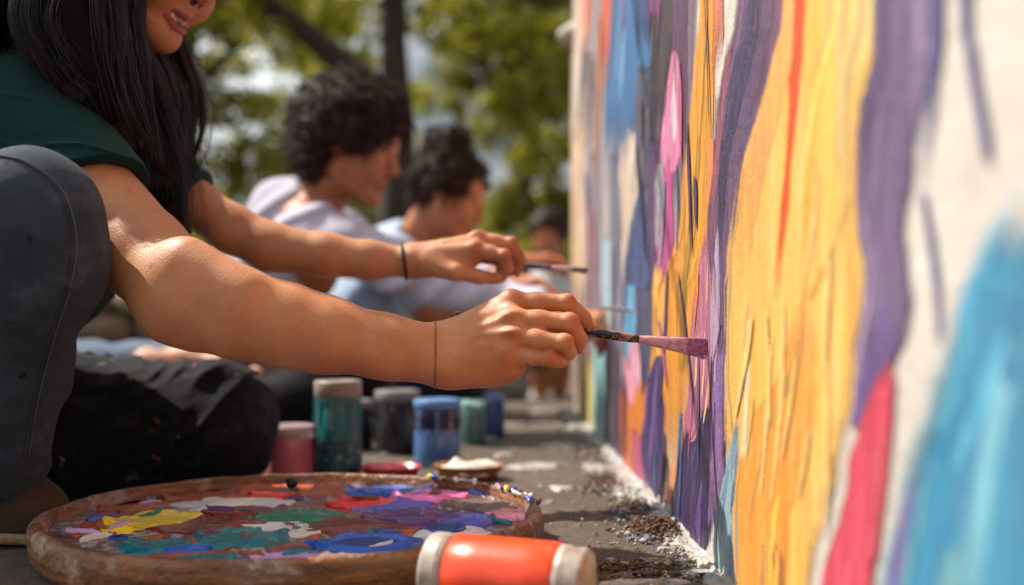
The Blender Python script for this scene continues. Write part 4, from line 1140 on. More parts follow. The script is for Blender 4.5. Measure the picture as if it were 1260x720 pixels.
def add_hand(b, fingers, thumb, wrist, dors, wr=.026, s=1.0, nails=True, blush=None):
    """fingers: four lists [mcp, pip, dip, tip] from index to little; dors: unit vector out of the back of the hand."""
    dors = unit(dors)
    w = np.asarray(wrist, float)
    mc = [np.asarray(f[0], float) for f in fingers]
    side = unit(mc[0] - mc[3])
    offs = [.013, .005, -.004, -.012]
    for i, (m, of) in enumerate(zip(mc, offs)):
        w_i = w + side * of * s
        b.base.append(cap(w_i, m - dors * .004 * s, .0175 * s, .0115 * s, .016 * s))                     # metacarpal and flesh
        b.base.append(cap(lerp(w_i, m, .15) - dors * .012 * s, m - dors * .014 * s, .012 * s, .0095 * s, .016 * s))   # palm side
        b.base.append(cap(lerp(w_i, m, .35) + dors * .0095 * s, m + dors * .0042 * s, .0030 * s, .0042 * s, .010 * s))  # tendon
        if i: b.subs.append(cap((m + mc[i - 1]) / 2 + dors * .0175 * s + unit(m - w) * .004 * s, (m + mc[i - 1]) / 2 + dors * .0215 * s - unit(m - w) * .035 * s, .0058 * s, .0040 * s, .006 * s))
        b.base.append(ball(m + dors * .0026 * s, (.0098, .0102, .0096, .0088)[i] * s, .009 * s))      # knuckle
        if blush is not None: blush.append((m + dors * .008 * s, .011 * s))
    if nails:
        for i, j_, e in ((0, 1, .5), (1, 2, -.4), (2, 3, .3)):                                              # veins
            p0 = w + side * (offs[i] * .6) * s + dors * .0150 * s; p2 = (mc[i] + mc[j_]) / 2 + dors * .0085 * s - unit(mc[i] - w) * .010 * s; p1 = (p0 + p2) / 2 + side * .006 * e * s + dors * .0035 * s
            b.base += [cap(p0, p1, .0017 * s, .0017 * s, .004 * s), cap(p1, p2, .0017 * s, .0013 * s, .004 * s)]
    b.base.append(cap(w - side * .014 * s - dors * .010 * s, mc[3] - side * .003 * s - dors * .012 * s, .015 * s, .0115 * s, .014 * s))  # heel of the hand
    rad = [(.0100, .0086, .0076, .0066), (.0104, .0090, .0080, .0068), (.0100, .0086, .0076, .0065), (.0090, .0078, .0068, .0058)]
    for f, rd in zip(fingers, rad):
        m, p, d_, t = [np.asarray(q, float) for q in f]
        g = [cap(m, p, rd[0] * s, rd[1] * s), cap(p, d_, rd[1] * s, rd[2] * s), cap(d_, t, rd[2] * s, rd[3] * s)]
        bend = unit(unit(p - m) - unit(d_ - p) + 1e-6)
        g.append(ball(p + bend * .0014 * s, rd[1] * 1.02 * s, .004 * s))
        g.append(ball(lerp(m, p, .5) - bend * .0020 * s, rd[0] * .98 * s, .008 * s))                    # flesh pad
        g.append(ball(lerp(p, d_, .5) - bend * .0014 * s, rd[2] * 1.02 * s, .006 * s))
        if blush is not None:
            blush.append((p + bend * .008 * s, .009 * s)); blush.append((t, .008 * s))
        b.limbs.append((g, .0035 * s, .006 * s))
        if nails:
            ax = unit(t - d_); nb = unit(unit(d_ - p) - ax + bend * .4 + 1e-6)
            nb = unit(nb - ax * (nb @ ax)); sd = np.cross(ax, nb)
            b.posts.append(ell(t + nb * (rd[3] - .0016) * s + ax * .0016 * s, np.array([ax, sd, nb]), np.array([.0058, .0045, .0022]) * s, .0004, 2))
    c0, m, p, t = [np.asarray(q, float) for q in thumb]
    b.limbs.append(([cap(c0, m, .0150 * s, .0125 * s), cap(m, p, .0115 * s, .0098 * s), cap(p, t, .0098 * s, .0078 * s)], .005 * s, .012 * s))
    if nails:
        ax = unit(t - p); nb = unit(dors - ax * (dors @ ax)); sd = np.cross(ax, nb)
        b.posts.append(ell(t + nb * .0062 * s + ax * .001 * s, np.array([ax, sd, nb]), np.array([.0072, .0056, .0025]) * s, .0004, 2))

def add_head(b, lips, Fw, U, s=1.0, smile=0.0, neck=None, ear=True):
    """lips: the point between the lips; Fw the way the face points; U up; returns a function from head space (forward, up, right) to the scene."""
    Fw = unit(Fw); U = unit(np.asarray(U) - Fw * (np.asarray(U) @ Fw)); R = np.cross(Fw, U)
    AX = np.array([Fw, U, R])
    O = np.asarray(lips) - .090 * s * Fw + .073 * s * U
    H = lambda f, u, r: O + s * (f * Fw + u * U + r * R)
    E = lambda c, r, k=.02, mat=0: ell(H(*c), AX, np.array(r) * s, k * s, mat)
    b.base += [E((-.014, .036, 0), (.096, .086, .075)), E((.030, -.030, 0), (.056, .080, .060), .03), E((.052, .030, 0), (.036, .045, .056), .03)]
    for q in (-1, 1):
        b.base.append(cap(H(.004, -.052, .050 * q), H(.066, -.098, .014 * q), .015 * s, .014 * s, .028 * s))      # jaw
        b.base.append(ball(H(.054, -.034, .036 * q), .026 * s, .022 * s))                                          # cheek
        b.base.append(ball(H(.064 + .004 * smile, -.046, .032 * q), .016 * s * (1 + .2 * smile), .02 * s))
        b.base.append(cap(H(.080, .018, .012 * q), H(.068, .020, .044 * q), .010 * s, .008 * s, .014 * s))         # brow ridge
        b.base.append(ball(H(.0915, -.038, .0115 * q), .0074 * s, .007 * s))                                       # nostril wing
        if ear: b.base += [E((-.008, -.004, .078 * q), (.017, .031, .008), .006), E((-.002, -.028, .074 * q), (.008, .010, .006), .006)]
        if neck is not None: pass
    b.base += [ball(H(.076, -.102, 0), .0145 * s, .020 * s), cap(H(.084, .014, 0), H(.104, -.030, 0), .0072 * s, .0098 * s, .012 * s), ball(H(.104, -.032, 0), .0098 * s, .006 * s),
               cap(H(.082, -.060, 0), H(.086, -.050, 0), .012 * s, .010 * s, .014 * s)]
    if neck is not None: b.base.append(cap(H(-.030, -.062, 0), neck, .054 * s, .060 * s, .03 * s))
    cu, cf, cr = -.0715 + .010 * smile, .068 - .006 * smile, .0235 + .0085 * smile
    gap = .0042 * smile
    for q in (-1, 1):
        b.base.append(cap(H(cf, cu, cr * q), H(.0885, -.0672 + gap * .4, .010 * q), .0022 * s, .0031 * s, .004 * s, 1))
        b.base.append(cap(H(.0885, -.0672 + gap * .4, .010 * q), H(.0905, -.0682 + gap * .4, 0), .0031 * s, .0030 * s, .003 * s, 1))
        b.base.append(cap(H(cf, cu, cr * q), H(.0870, -.0795 - gap, .010 * q), .0022 * s, .0038 * s, .004 * s, 1))
        b.base.append(cap(H(.0870, -.0795 - gap, .010 * q), H(.0885, -.0805 - gap, 0), .0038 * s, .0040 * s, .003 * s, 1))
        b.subs.append(ball(H(.0965, -.0462, .0066 * q), .0040 * s, .002, 7))
        b.posts.append(dict(ball(H(.0715, .004, .0315 * q), .0120 * s, .002, 4), tol=.0022))
        b.posts.append(dict(ball(H(.0800, .003, .0318 * q), .0062 * s, .0002, 5), tol=.0012))
        b.posts.append(cap(H(.0860, .0225, .016 * q), H(.0745, .0255, .046 * q), .0034 * s, .0022 * s, .002, 6))
        b.posts.append(cap(H(.0765, .0135, .020 * q), H(.0700, .0115, .044 * q), .0040 * s, .0032 * s, .002))
    for p in b.base:
        if p['mat'] == 1: p['tol'] = .0016
    if smile:
        for q in (-1, 1):
            b.subs.append(cap(H(.083, -.0735, 0), H(.065, -.071 + .0075 * smile, .028 * q), .0050 * s, .0022 * s, .001, 7))
        for i in range(-4, 5):
            aa = i * .0058
            b.posts.append(dict(ell(H(.0815 - 22.0 * aa * aa, -.0708 + .10 * abs(aa), aa), AX, np.array([.0040, .0054, .0034]) * s, .0006, 3), tol=.0018))
    else:
        b.subs.append(cap(H(.092, -.0735, .02), H(.092, -.0735, -.02), .0010, .0010, .002, 1))
    return H

# ------------------------------------------------------------------ the woman in the green T-shirt
woman = empty('person', tuple(G(60, 640)))
tag(woman, 'long haired person in dark green T-shirt and paint stained jeans, painting with both hands', 'person')
WO = np.array(woman.location)
def place(o):          # children are built in scene space
    o.matrix_parent_inverse = o.parent.matrix_basis.inverted(); return o
b = Body(.03); blush = []
# right arm (near the camera)
rs, re_, rw = P(62, 178, 1.14), P(238, 370, 1.0), P(537, 436, 1.03)
b.base += [cap(rs, P(178, 314, 1.045), .049, .0465, .012), cap(P(178, 314, 1.045), P(224, 362, 1.005), .0465, .0455, .012),
           cap(P(224, 362, 1.005), P(294, 386, 1.0), .0455, .0440, .022), cap(P(294, 386, 1.0), P(350, 400, 1.005), .0440, .0415, .012), cap(P(350, 400, 1.005), P(400, 412, 1.01), .0415, .0380, .012),
           cap(P(400, 412, 1.01), P(470, 426, 1.02), .0380, .0320, .012), cap(P(470, 426, 1.02), rw, .0320, .0265, .012)]
b.base += [cap(P(480, 418, 1.012), P(540, 421, 1.02), .014, .012, .02), cap(P(490, 442, 1.02), P(545, 454, 1.03), .014, .013, .02), ball(P(548, 451, 1.012), .0095, .012)]
b.base += [cap(P(232, 318, .985), P(300, 358, .972), .016, .012, .03), cap(P(214, 392, 1.0), P(240, 405, 1.0), .020, .018, .02)]
rf = [[P(629, 371, 1.030), P(697, 373, 1.025), P(718, 391, 1.040), P(725, 400, 1.044)],
      [P(629, 392, 1.008), P(700, 397, 1.000), P(713, 417, 1.018), P(712, 428, 1.034)],
      [P(631, 413, 1.000), P(694, 422, .990), P(700, 434, 1.014), P(684, 436, 1.034)],
      [P(624, 437, 1.004), P(676, 441, .994), P(690, 444, 1.014), P(676, 444, 1.034)]]
rt = [P(575, 420, 1.050), P(640, 408, 1.072), P(685, 404, 1.070), P(717, 408, 1.058)]
add_hand(b, rf, rt, P(545, 434, 1.028), (0.05, -.94, .33), s=1.0, blush=blush)
b.base.append(cap(P(560, 452, 1.025), P(628, 449, 1.02), .0150, .0135, .02))
b.base.append(cap(P(570, 452, 1.030), P(610, 460, 1.03), .0130, .0100, .02))
# left arm (far side)
ls, le, lw = P(170, 200, 1.37), P(332, 304, 1.36), P(503, 323, 1.375)
b.base += [cap(ls, P(242, 252, 1.365), .038, .0310, .012), cap(P(242, 252, 1.365), P(285, 282, 1.362), .0310, .0325, .012), cap(P(285, 282, 1.362), le, .0325, .0325, .012),
           cap(le, P(400, 314, 1.36), .0325, .0295, .012), cap(P(400, 314, 1.36), P(455, 320, 1.365), .0295, .0255, .012), cap(P(455, 320, 1.365), lw, .0255, .0195, .012)]
lf = [[P(586, 306, 1.355), P(620, 315, 1.345), P(625, 330, 1.355), P(618, 341, 1.368)],
      [P(588, 294, 1.378), P(629, 300, 1.372), P(640, 319, 1.385), P(635, 335, 1.396)],
      [P(582, 296, 1.400), P(622, 304, 1.402), P(632, 320, 1.410), P(626, 334, 1.412)],
      [P(574, 303, 1.418), P(606, 312, 1.425), P(617, 324, 1.428), P(613, 335, 1.428)]]
lt = [P(528, 327, 1.358), P(561, 335, 1.346), P(590, 341, 1.352), P(613, 343, 1.366)]
add_hand(b, lf, lt, P(508, 320, 1.378), (0.10, -.45, .88), s=.98, blush=blush)
# trunk core under the clothes, neck, head
chest = P(70, 250, 1.28); neck = P(120, 120, 1.27)
b.base += [cap(rs, ls, .05, .05, .04), cap(chest, lerp(rs, ls, .5), .09, .08, .05)]
Hd = add_head(b, P(226, 27, 1.235), (.85, -.27, -.45), (.42, -.08, .90), 1.0, 1.0, neck)
wbody = place(b.build('body', .0017, SKINSET(SK1), woman, blush))

def cloth_mat(name, c, c2, scale=900, rough=.85, stain=None, fade=None):
    m, nt, bs, _ = nodes(name)
    co = coords(nt)
    wv = noise(nt, co, scale, 2); n1 = noise(nt, co, 9, 4)
    col = ramp(nt, [(.3, c), (.7, c2)], n1)
    if fade: col = mixc(nt, ramp(nt, [(.5, (0, 0, 0, 1)), (.7, (.7, .7, .7, 1))], noise(nt, co, 26, 5, .7)), col, fade)
    for i, (sc, lo, cc) in enumerate(stain or []):
        col = mixc(nt, ramp(nt, [(lo, (0, 0, 0, 1)), (lo + .025, (1, 1, 1, 1))], noise(nt, coords(nt, (1, 1, 1), (i * .7, i, i * .3)), sc, 3, .55, .5)), col, cc)
    col = mixc(nt, math_n(nt, 'MULTIPLY', wv, .35), col, tuple(v * .45 for v in c[:3]) + (1,))
    nt.links.new(col, bs.inputs['Base Color'])
    bs.inputs['Roughness'].default_value = rough
    bs.inputs['Specular IOR Level'].default_value = .12
    bs.inputs['Sheen Weight'].default_value = .06
    bump(nt, bs, math_n(nt, 'ADD', wv, math_n(nt, 'MULTIPLY', noise(nt, co, 55, 4), 2.2)), .0016, .5)
    return m
TEE = cloth_mat('dark_green_jersey', lin((10, 54, 52)), lin((7, 40, 40)))
# T-shirt
s = Body(.05)
s.base += [cap(P(-150, 470, 1.32), P(-10, 300, 1.30), .13, .125), cap(P(-10, 300, 1.30), P(80, 190, 1.27), .12, .095), cap(P(20, 170, 1.20), P(140, 190, 1.36), .075, .06),
           cap(P(-20, 190, 1.2), P(40, 150, 1.15), .08, .075), cap(P(20, 150, 1.17), P(78, 190, 1.125), .072, .062, .03), cap(P(78, 190, 1.125), P(172, 306, 1.05), .062, .0555, .02),
           cap(P(150, 195, 1.37), P(215, 234, 1.37), .054, .044, .03), cap(P(215, 234, 1.37), P(262, 266, 1.37), .044, .041, .02),
           cap(P(60, 330, 1.36), P(150, 240, 1.33), .085, .07)]
def tee_folds(X):
    wq = X + .03 * np.stack([vnoise(X, 9, 1), vnoise(X, 9, 2), vnoise(X, 9, 3)], -1)
    f = 2.2 * (1 - np.abs(np.sin((wq[:, 2] * 1.0 + wq[:, 0] * .16 + wq[:, 1] * .1) * 150 + 2.4 * vnoise(X, 9, 4)))) ** 2.0 - .3
    g = np.clip(vnoise(X, 13, 6) + .45, 0, 1)
    return (.0034 * np.maximum(f, -.2) * g * np.clip(vnoise(X * np.array([.5, .5, 1]), 26, 9) * 1.6 + .6, 0, 1) + .005 * vnoise(X * np.array([.4, .4, 1]), 20, 8)).astype(np.float32)
s.disp = tee_folds
hemR = P(135, 213, 1.08); hemL = P(240, 256, 1.37)
axR = unit(P(150, 286, 1.065) - rs); axL = unit(le - ls)
s.subs += [cap(P(110, 232, 1.10), P(190, 326, 1.035), .0510, .0500, .004), cap(P(225, 240, 1.367), P(300, 290, 1.36), .0365, .0365, .004)]
class Tee(Body):
    def ev(self, X, on=None):
        D = Body.ev(self, X, on)
        # cut each sleeve at its hem
        nR = unit(axR * .55 + np.array([.0, -.1, -.75])); nL = unit(axL + np.array([.25, 0, .10]))
        cR = (X - hemR) @ nR.astype(np.float32); cL = (X - hemL) @ nL.astype(np.float32)
        regR = np.linalg.norm(X - P(160, 300, 1.06), axis=1) < .125; regL = np.linalg.norm(X - P(275, 285, 1.36), axis=1) < .085
        D = np.where(regR & (cR > -.02), np.maximum(D, cR), D); D = np.where(regL & (cL > -.02), np.maximum(D, cL), D)
        return D.astype(np.float32)
s.__class__ = Tee
place(s.build('t_shirt', .0028, [TEE], woman))

# jeans
DENIM = cloth_mat('stained_shade_denim', lin((19, 21, 28)), lin((12, 13, 18)), 1200, .8, [(16, .66, lin((96, 100, 98))), (40, .71, lin((140, 84, 50))), (34, .71, lin((170, 174, 170)))], lin((44, 49, 58)))  # base darkened for shade; grey blotches stand in for lit folds and paint smears
GREYD = cloth_mat('faded_grey_denim', lin((58, 68, 82)), lin((40, 48, 58)), 1200, .8, [(52, .715, lin((150, 76, 36))), (33, .68, lin((24, 30, 30)))], lin((82, 94, 104)))
j = Body(.04)
rk = P(36, 268, .95)
j.base += [cap(P(-200, 500, 1.22), P(-90, 380, 1.06), .080, .068), cap(P(-90, 380, 1.06), rk, .064, .058), cap(rk, P(46, 330, .965), .058, .054),
           cap(P(46, 330, .965), P(12, 450, 1.04), .054, .052), cap(P(12, 450, 1.04), P(2, 590, 1.13), .052, .046)]
j.disp = lambda X: (.0016 * vnoise(X, 30, 21) + .0030 * np.maximum(np.sin((X[:, 2] - .4 * X[:, 0]) * 110 + 3 * vnoise(X, 9, 22)), 0) * (X[:, 2] < .24) * np.clip((.24 - X[:, 2]) * 12, 0, 1)).astype(np.float32)
o = place(j.build('raised_trouser_leg', .004, [GREYD], woman))
o['label'] = 'faded grey raised knee of the jeans'
from mathutils.bvhtree import BVHTree
def drape(ob, pix, off=.0008):
    t_ = BVHTree.FromPolygons([v_.co for v_ in ob.data.vertices], [tuple(p_.vertices) for p_ in ob.data.polygons])
    out = []
    for x, y in pix:
        d_ = Vector(tuple(P(x, y, 1.0) - np.array([0, 0, CAM_H])))
        h_ = t_.ray_cast(Vector((0, 0, CAM_H)), d_.normalized())
        if h_[0] is not None: out.append(np.array(h_[0] + h_[1] * off))
    return np.array(out)
px = spline(np.array([(-20, 190), (30, 200), (72, 236), (88, 290), (82, 350), (60, 420), (42, 490), (30, 560)], float), 60)
for dx_ in (0, 5):
    sp_ = drape(o, px + np.array([dx_, 0]))
    v, q = tubes(sp_[None], .0009 if dx_ == 0 else .0006, 6)
    mesh_obj('seam', v, q, GREYD if dx_ == 0 else simple('seam_thread', lin((96, 100, 108)), .8, None, 300, 0), o)
j = Body(.04)
lk = P(262, 521, 1.475)
j.base += [cap(P(-170, 515, 1.42), P(60, 515, 1.46), .105, .094), cap(P(60, 515, 1.46), lk, .094, .088), cap(lk, P(266, 540, 1.45), .087, .07),
           cap(P(262, 548, 1.45), P(90, 560, 1.40), .066, .058), cap(P(90, 560, 1.40), P(-20, 575, 1.36), .058, .05), cap(P(-190, 470, 1.30), P(-170, 520, 1.42), .13, .11)]
def leg_folds(X):
    wq = X + .02 * np.stack([vnoise(X, 14, 31), vnoise(X, 14, 32), vnoise(X, 14, 33)], -1)
    f = 2.2 * (1 - np.abs(np.sin((wq[:, 0] * .80 - wq[:, 2] * .62) * 90 + 1.6 * vnoise(X, 13, 34)))) ** 2 - .3
    top = np.clip((X[:, 2] - .06) * 10, 0, 1)
    return (.0058 * np.maximum(f, -.3) * top * np.clip(vnoise(X, 14, 35) * 1.5 + .5, 0, 1) + .0045 * vnoise(X, 22, 36) + .002 * vnoise(X, 60, 37)).astype(np.float32)
j.disp = leg_folds
place(j.build('folded_trouser_leg', .004, [DENIM], woman))
# shoe on the near foot
sh = Body(.02)
h0, h1 = P(-20, 632, 1.135), P(44, 632, 1.125)
sh.base += [cap(h0 + [0, 0, .015], h1 + [0, 0, .004], .034, .029), cap(P(4, 590, 1.13), P(20, 622, 1.13), .045, .034), ball(h1 + [.004, 0, -.001], .030, .02)]
sh.clips = [((0, 0, .012), (0, 0, -1))]
place(sh.build('shoe', .0025, [cloth_mat('brown_canvas', lin((74, 58, 44)), lin((50, 38, 30)), 500)], woman))
so = Body(.012); so.base += [cap(h0 * [1, 1, 0] + [0, 0, .008], h1 * [1, 1, 0] + [.004, 0, .008], .035, .033)]
so.clips = [((0, 0, .014), (0, 0, 1)), ((0, 0, .001), (0, 0, -1))]
place(so.build('shoe_sole', .0025, [simple('tan_rubber', lin((158, 128, 94)), .7, lin((120, 94, 68)), 60, .001)], woman))

# long black wavy hair: a core plus several thousand strands in locks
def hair_mat(name, c, c2, rough=.3, spec=.5):
    m, nt, bs, _ = nodes(name)
    nt.links.new(ramp(nt, [(.3, c), (.7, c2)], noise(nt, coords(nt), 60, 3)), bs.inputs['Base Color'])
    bs.inputs['Roughness'].default_value = rough
    bs.inputs['Specular IOR Level'].default_value = spec
    return m
BLACK_HAIR = hair_mat('glossy_black_hair', lin((17, 12, 11)), lin((9, 7, 7)), .32, .5)
CORE_HAIR = hair_mat('hair_core', lin((10, 8, 8)), lin((7, 6, 6)), .8, .1)
guides = [  # (points, radius of the lock at root, middle, tip)
    ([P(70, -120, 1.20), P(30, -40, 1.15), P(0, 10, 1.12), P(-40, 50, 1.12), P(-90, 120, 1.14)], .030, .030, .02, 260),
    ([P(90, -120, 1.19), P(70, -20, 1.13), P(60, 40, 1.10), P(80, 85, 1.095), P(110, 125, 1.10)], .032, .032, .014, 380),
    ([P(110, -120, 1.19), P(105, -20, 1.13), P(110, 60, 1.11), P(132, 130, 1.11), P(158, 185, 1.13)], .032, .034, .012, 460),
    ([P(140, -110, 1.19), P(142, -30, 1.155), P(140, 40, 1.15), P(154, 110, 1.15), P(178, 190, 1.17), P(196, 225, 1.19)], .026, .030, .012, 460),
    ([P(120, -110, 1.24), P(120, 0, 1.20), P(140, 80, 1.21), P(170, 150, 1.22), P(200, 230, 1.24), P(205, 290, 1.25)], .03, .04, .02, 420),
    ([P(150, -60, 1.33), P(170, 40, 1.31), P(196, 105, 1.29), P(206, 160, 1.28), P(200, 230, 1.27), P(190, 300, 1.27)], .028, .028, .010, 420),
    ([P(170, -80, 1.37), P(196, 20, 1.36), P(218, 80, 1.345), P(237, 120, 1.34), P(232, 165, 1.335), P(214, 205, 1.33)], .022, .020, .010, 200),
    ([P(170, -60, 1.37), P(190, 40, 1.35), P(205, 90, 1.335), P(220, 140, 1.325), P(218, 180, 1.32), P(236, 212, 1.32)], .022, .018, .010, 180),
    ([P(60, -90, 1.28), P(0, 20, 1.24), P(-20, 100, 1.25), P(-10, 170, 1.28)], .04, .05, .03, 260),
]
S_all, R_all = [], []
hb = Body(.03)
r = np.random.default_rng(21)
M = 30
for gp, ra, rm, rt_, n in guides:
    c = spline(gp, M); t = np.linspace(0, 1, M)
    rad = np.interp(t, [0, .5, 1], [ra, rm, rt_])
    for i in range(0, M - 3 if ra > .025 else M // 3, 3):
        hb.base.append(cap(c[i], c[i + 3], rad[i] * .6, rad[i + 3] * (.6 if i < M - 12 else .12)))
    T = np.gradient(c, axis=0); T /= np.linalg.norm(T, axis=1, keepdims=True)
    A1 = np.cross(T, [0, 1, 0.2]); A1 /= np.linalg.norm(A1, axis=1, keepdims=True); A2 = np.cross(T, A1)
    nl = 9 if ra > .025 else 6
    per = int(n * 2.4 / nl)
    for l in range(nl):
        th0 = r.uniform(0, 6.28); rh0 = math.sqrt(r.uniform(.1, 1.0)); ph0 = r.uniform(0, 6.28); am0 = r.uniform(.003, .009) * (1 if ra > .025 else 1.7); fq0 = r.uniform(7, 12)
        l1 = math.cos(th0) * rh0 * rad + am0 * t * np.sin(fq0 * t + ph0); l2 = math.sin(th0) * rh0 * rad + am0 * t * np.cos(fq0 * t * .9 + ph0)
        th = r.uniform(0, 6.28, per)[:, None]; rho = np.sqrt(r.random(per))[:, None] * np.interp(t, [0, .4, 1], [.5, .34, .16]) * rad
        am = r.uniform(.0003, .0016, per)[:, None] * t; ph = r.uniform(0, 6, per)[:, None]
        loose = ((r.random(per) < .16) * r.uniform(0, .03, per) ** 1.0)[:, None] * t ** 1.4
        u1 = l1 + np.cos(th) * (rho + loose) + am * np.sin(13 * t + ph); u2 = l2 + np.sin(th) * (rho + loose) + am * np.cos(13 * t + ph)
        S_all.append(c + u1[..., None] * A1 + u2[..., None] * A2)
hb.base += [ell(Hd(-.030, .040, 0), np.eye(3), (.098, .092, .098)), ]
hb.disp = lambda X: (.004 * vnoise(X * np.array([1, 1, .25]), 90, 41)).astype(np.float32)
# keep the face free
hb.subs += [ell(Hd(.075, -.035, .02), np.array([unit((.80, -.36, -.46)), unit(np.cross(unit((.80, -.36, -.46)), np.cross((.42, -.10, .90), unit((.80, -.36, -.46))))), unit(np.cross((.80, -.36, -.46), (.42, -.10, .90)))]), (.062, .105, .085), .01)]
hair_core = place(hb.build('hair', .004, [CORE_HAIR], woman))
S = np.concatenate(S_all)
v, q = tubes(S, np.linspace(.00045, .00022, M), 3)
strands = mesh_obj('hair_strands', v, q, BLACK_HAIR, hair_core)
# ---- things she wears
WB_TREE = BVHTree.FromPolygons([v_.co for v_ in wbody.data.vertices], [tuple(p_.vertices) for p_ in wbody.data.polygons])
def torus_on(name, label, cat, c, ax, R, r_, mat, squash=1.0, seg=64):
    o = empty(name, tuple(c)); tag(o, label, cat)
    ax = unit(ax); a1 = unit(np.cross(ax, [0, 1, 0])); a2 = np.cross(ax, a1)
    a = np.linspace(0, 2 * math.pi, seg + 1)
    S = (R * np.cos(a)[:, None] * a1 + R * squash * np.sin(a)[:, None] * a2)
    for i_ in range(len(S)):                                     # lie on the skin
        u_ = Vector(tuple(unit(S[i_]))); h_ = WB_TREE.ray_cast(Vector(tuple(c)) + u_ * .06, -u_, .06)
        if h_[0] is not None: S[i_] = np.array(h_[0] + u_ * r_ * .6) - c
    v, q = tubes(S[None], r_, 8)
    mesh_obj('band', v, q, mat, o); return o
torus_on('bracelet', 'thin copper coloured thread round the front wrist', 'bracelet', P(535, 436, 1.03), unit(P(560, 440, 1.03) - P(500, 432, 1.025)) + np.array([0, 0, .12]), .0306, .0008, simple('copper_thread', lin((150, 84, 52)), .4, None, 50, 0))
torus_on('bracelet', 'narrow black band round the rear wrist', 'bracelet', P(497, 322, 1.374), unit(P(520, 323, 1.376) - P(470, 321, 1.37)) + np.array([0, 0, .18]), .0236, .0022, simple('black_cord', lin((18, 18, 20)), .6, None, 200, .0005))

# ------------------------------------------------------------------ the man with curly hair
def hand_from(b, wrist, fwd, up, s=1.0, curl=1.0, right=True):
    """A loosely closed hand: fwd along the fingers, up out of the back of the hand."""
    fwd = unit(fwd); up = unit(up - fwd * (np.asarray(up) @ fwd)); sd = np.cross(fwd, up) * (1 if right else -1)   # towards the little finger
    fs = []
    for i, (o_, L) in enumerate(zip((-.026, -.009, .009, .025), (1.0, 1.08, 1.0, .8))):
        m = wrist + fwd * (.086 - abs(i - 1) * .004) * s + sd * o_ * s
        d1 = unit(fwd * math.cos(.55 * curl) - up * math.sin(.55 * curl)); d2 = unit(fwd * math.cos(1.6 * curl) - up * math.sin(1.6 * curl)); d3 = unit(fwd * math.cos(2.3 * curl) - up * math.sin(2.3 * curl))
        p = m + d1 * .042 * L * s; q = p + d2 * .026 * L * s; t = q + d3 * .017 * L * s
        fs.append([m, p, q, t])
    th = [wrist + fwd * .025 * s - sd * .02 * s - up * .01 * s, wrist + fwd * .06 * s - sd * .034 * s - up * .025 * s, wrist + fwd * .09 * s - sd * .03 * s - up * .04 * s, wrist + fwd * .11 * s - sd * .016 * s - up * .045 * s]
    add_hand(b, fs, th, wrist, up, s=s, nails=False)

man = empty('person', tuple(G(330, 520)))
tag(man, 'curly haired person in pale lavender shirt sitting behind the long haired painter', 'person')
b = Body(.03)
rs, le2, rw = P(398, 292, 2.24), P(548, 352, 2.16), P(684, 381, 2.02)
b.base += [cap(rs, le2, .05, .042), cap(le2, rw, .042, .027), cap(P(378, 280, 2.3), P(372, 330, 2.4), .07, .09), cap(rs, P(400, 276, 2.56), .05, .05)]
hand_from(b, rw, P(770, 410, 1.93) - rw, np.array([.1, -.6, .75]), 1.08, .75)
ls2, le3, lw2 = P(408, 280, 2.58), P(500, 340, 2.62), P(620, 345, 2.5)
b.base += [cap(ls2, le3, .048, .04), cap(le3, lw2, .04, .027)]
hand_from(b, lw2, P(690, 350, 2.45) - lw2, np.array([.1, -.1, 1]), 1.05, .9, False)
Hm = add_head(b, P(471, 232, 2.29), (.92, -.16, -.28), (.28, 0, .95), 1.06, 0.0, P(385, 265, 2.38))
b.base += [cap(P(185, 452, 2.30), P(236, 446, 2.30), .05, .040, .03), cap(P(236, 446, 2.30), P(318, 466, 2.22), .040, .030, .03), cap(P(318, 466, 2.22), P(352, 486, 2.20), .030, .02, .02)]
place(b.build('body', .0034, SKINSET(SK2), man))
SHIRT = cloth_mat('pale_lavender_cotton', lin((204, 199, 214)), lin((184, 179, 198)), 500)
s = Body(.06)
s.base += [cap(P(268, 470, 2.42), P(320, 360, 2.42), .145, .14), cap(P(320, 360, 2.42), P(358, 292, 2.40), .14, .105), cap(P(380, 290, 2.27), P(392, 280, 2.55), .072, .068), cap(P(352, 258, 2.38), P(385, 252, 2.38), .075, .062),
           cap(rs, le2, .068, .052, .03), cap(le2, lerp(le2, rw, .8), .050, .036, .02), cap(ls2, le3, .062, .05, .03), cap(le3, lerp(le3, lw2, .8), .048, .036, .02)]
def sf(X):
    wq = X + .05 * np.stack([vnoise(X, 6, 51), vnoise(X, 6, 52), vnoise(X, 6, 53)], -1)
    return (.009 * np.maximum(np.sin((wq[:, 0] * .7 - wq[:, 2] * .8) * 70 + 2 * vnoise(X, 6, 54)), -.3) * np.clip(vnoise(X, 8, 55) + .5, 0, 1) + .006 * vnoise(X, 14, 56)).astype(np.float32)
s.disp = sf
place(s.build('shirt', .006, [SHIRT], man))
DARK = cloth_mat('black_cotton', lin((22, 21, 25)), lin((15, 15, 18)), 700)
j = Body(.05)
j.base += [cap(P(280, 478, 2.42), P(300, 480, 2.30), .12, .1), cap(P(300, 474, 2.30), P(432, 470, 2.20), .085, .075), cap(P(432, 476, 2.20), P(300, 510, 2.12), .07, .055), cap(P(300, 474, 2.5), P(450, 468, 2.62), .085, .075), cap(P(450, 476, 2.62), P(340, 490, 2.4), .065, .055)]
j.disp = lambda X: (.006 * vnoise(X, 18, 61)).astype(np.float32)
j.clips = [((0, 0, .004), (0, 0, -1))]
place(j.build('trousers', .006, [DARK], man))
rolled = Body(.03); rolled.base += [cap(P(100, 452, 2.34), P(200, 448, 2.31), .060, .052)]
rolled.disp = lambda X: (.008 * vnoise(X, 22, 63)).astype(np.float32)
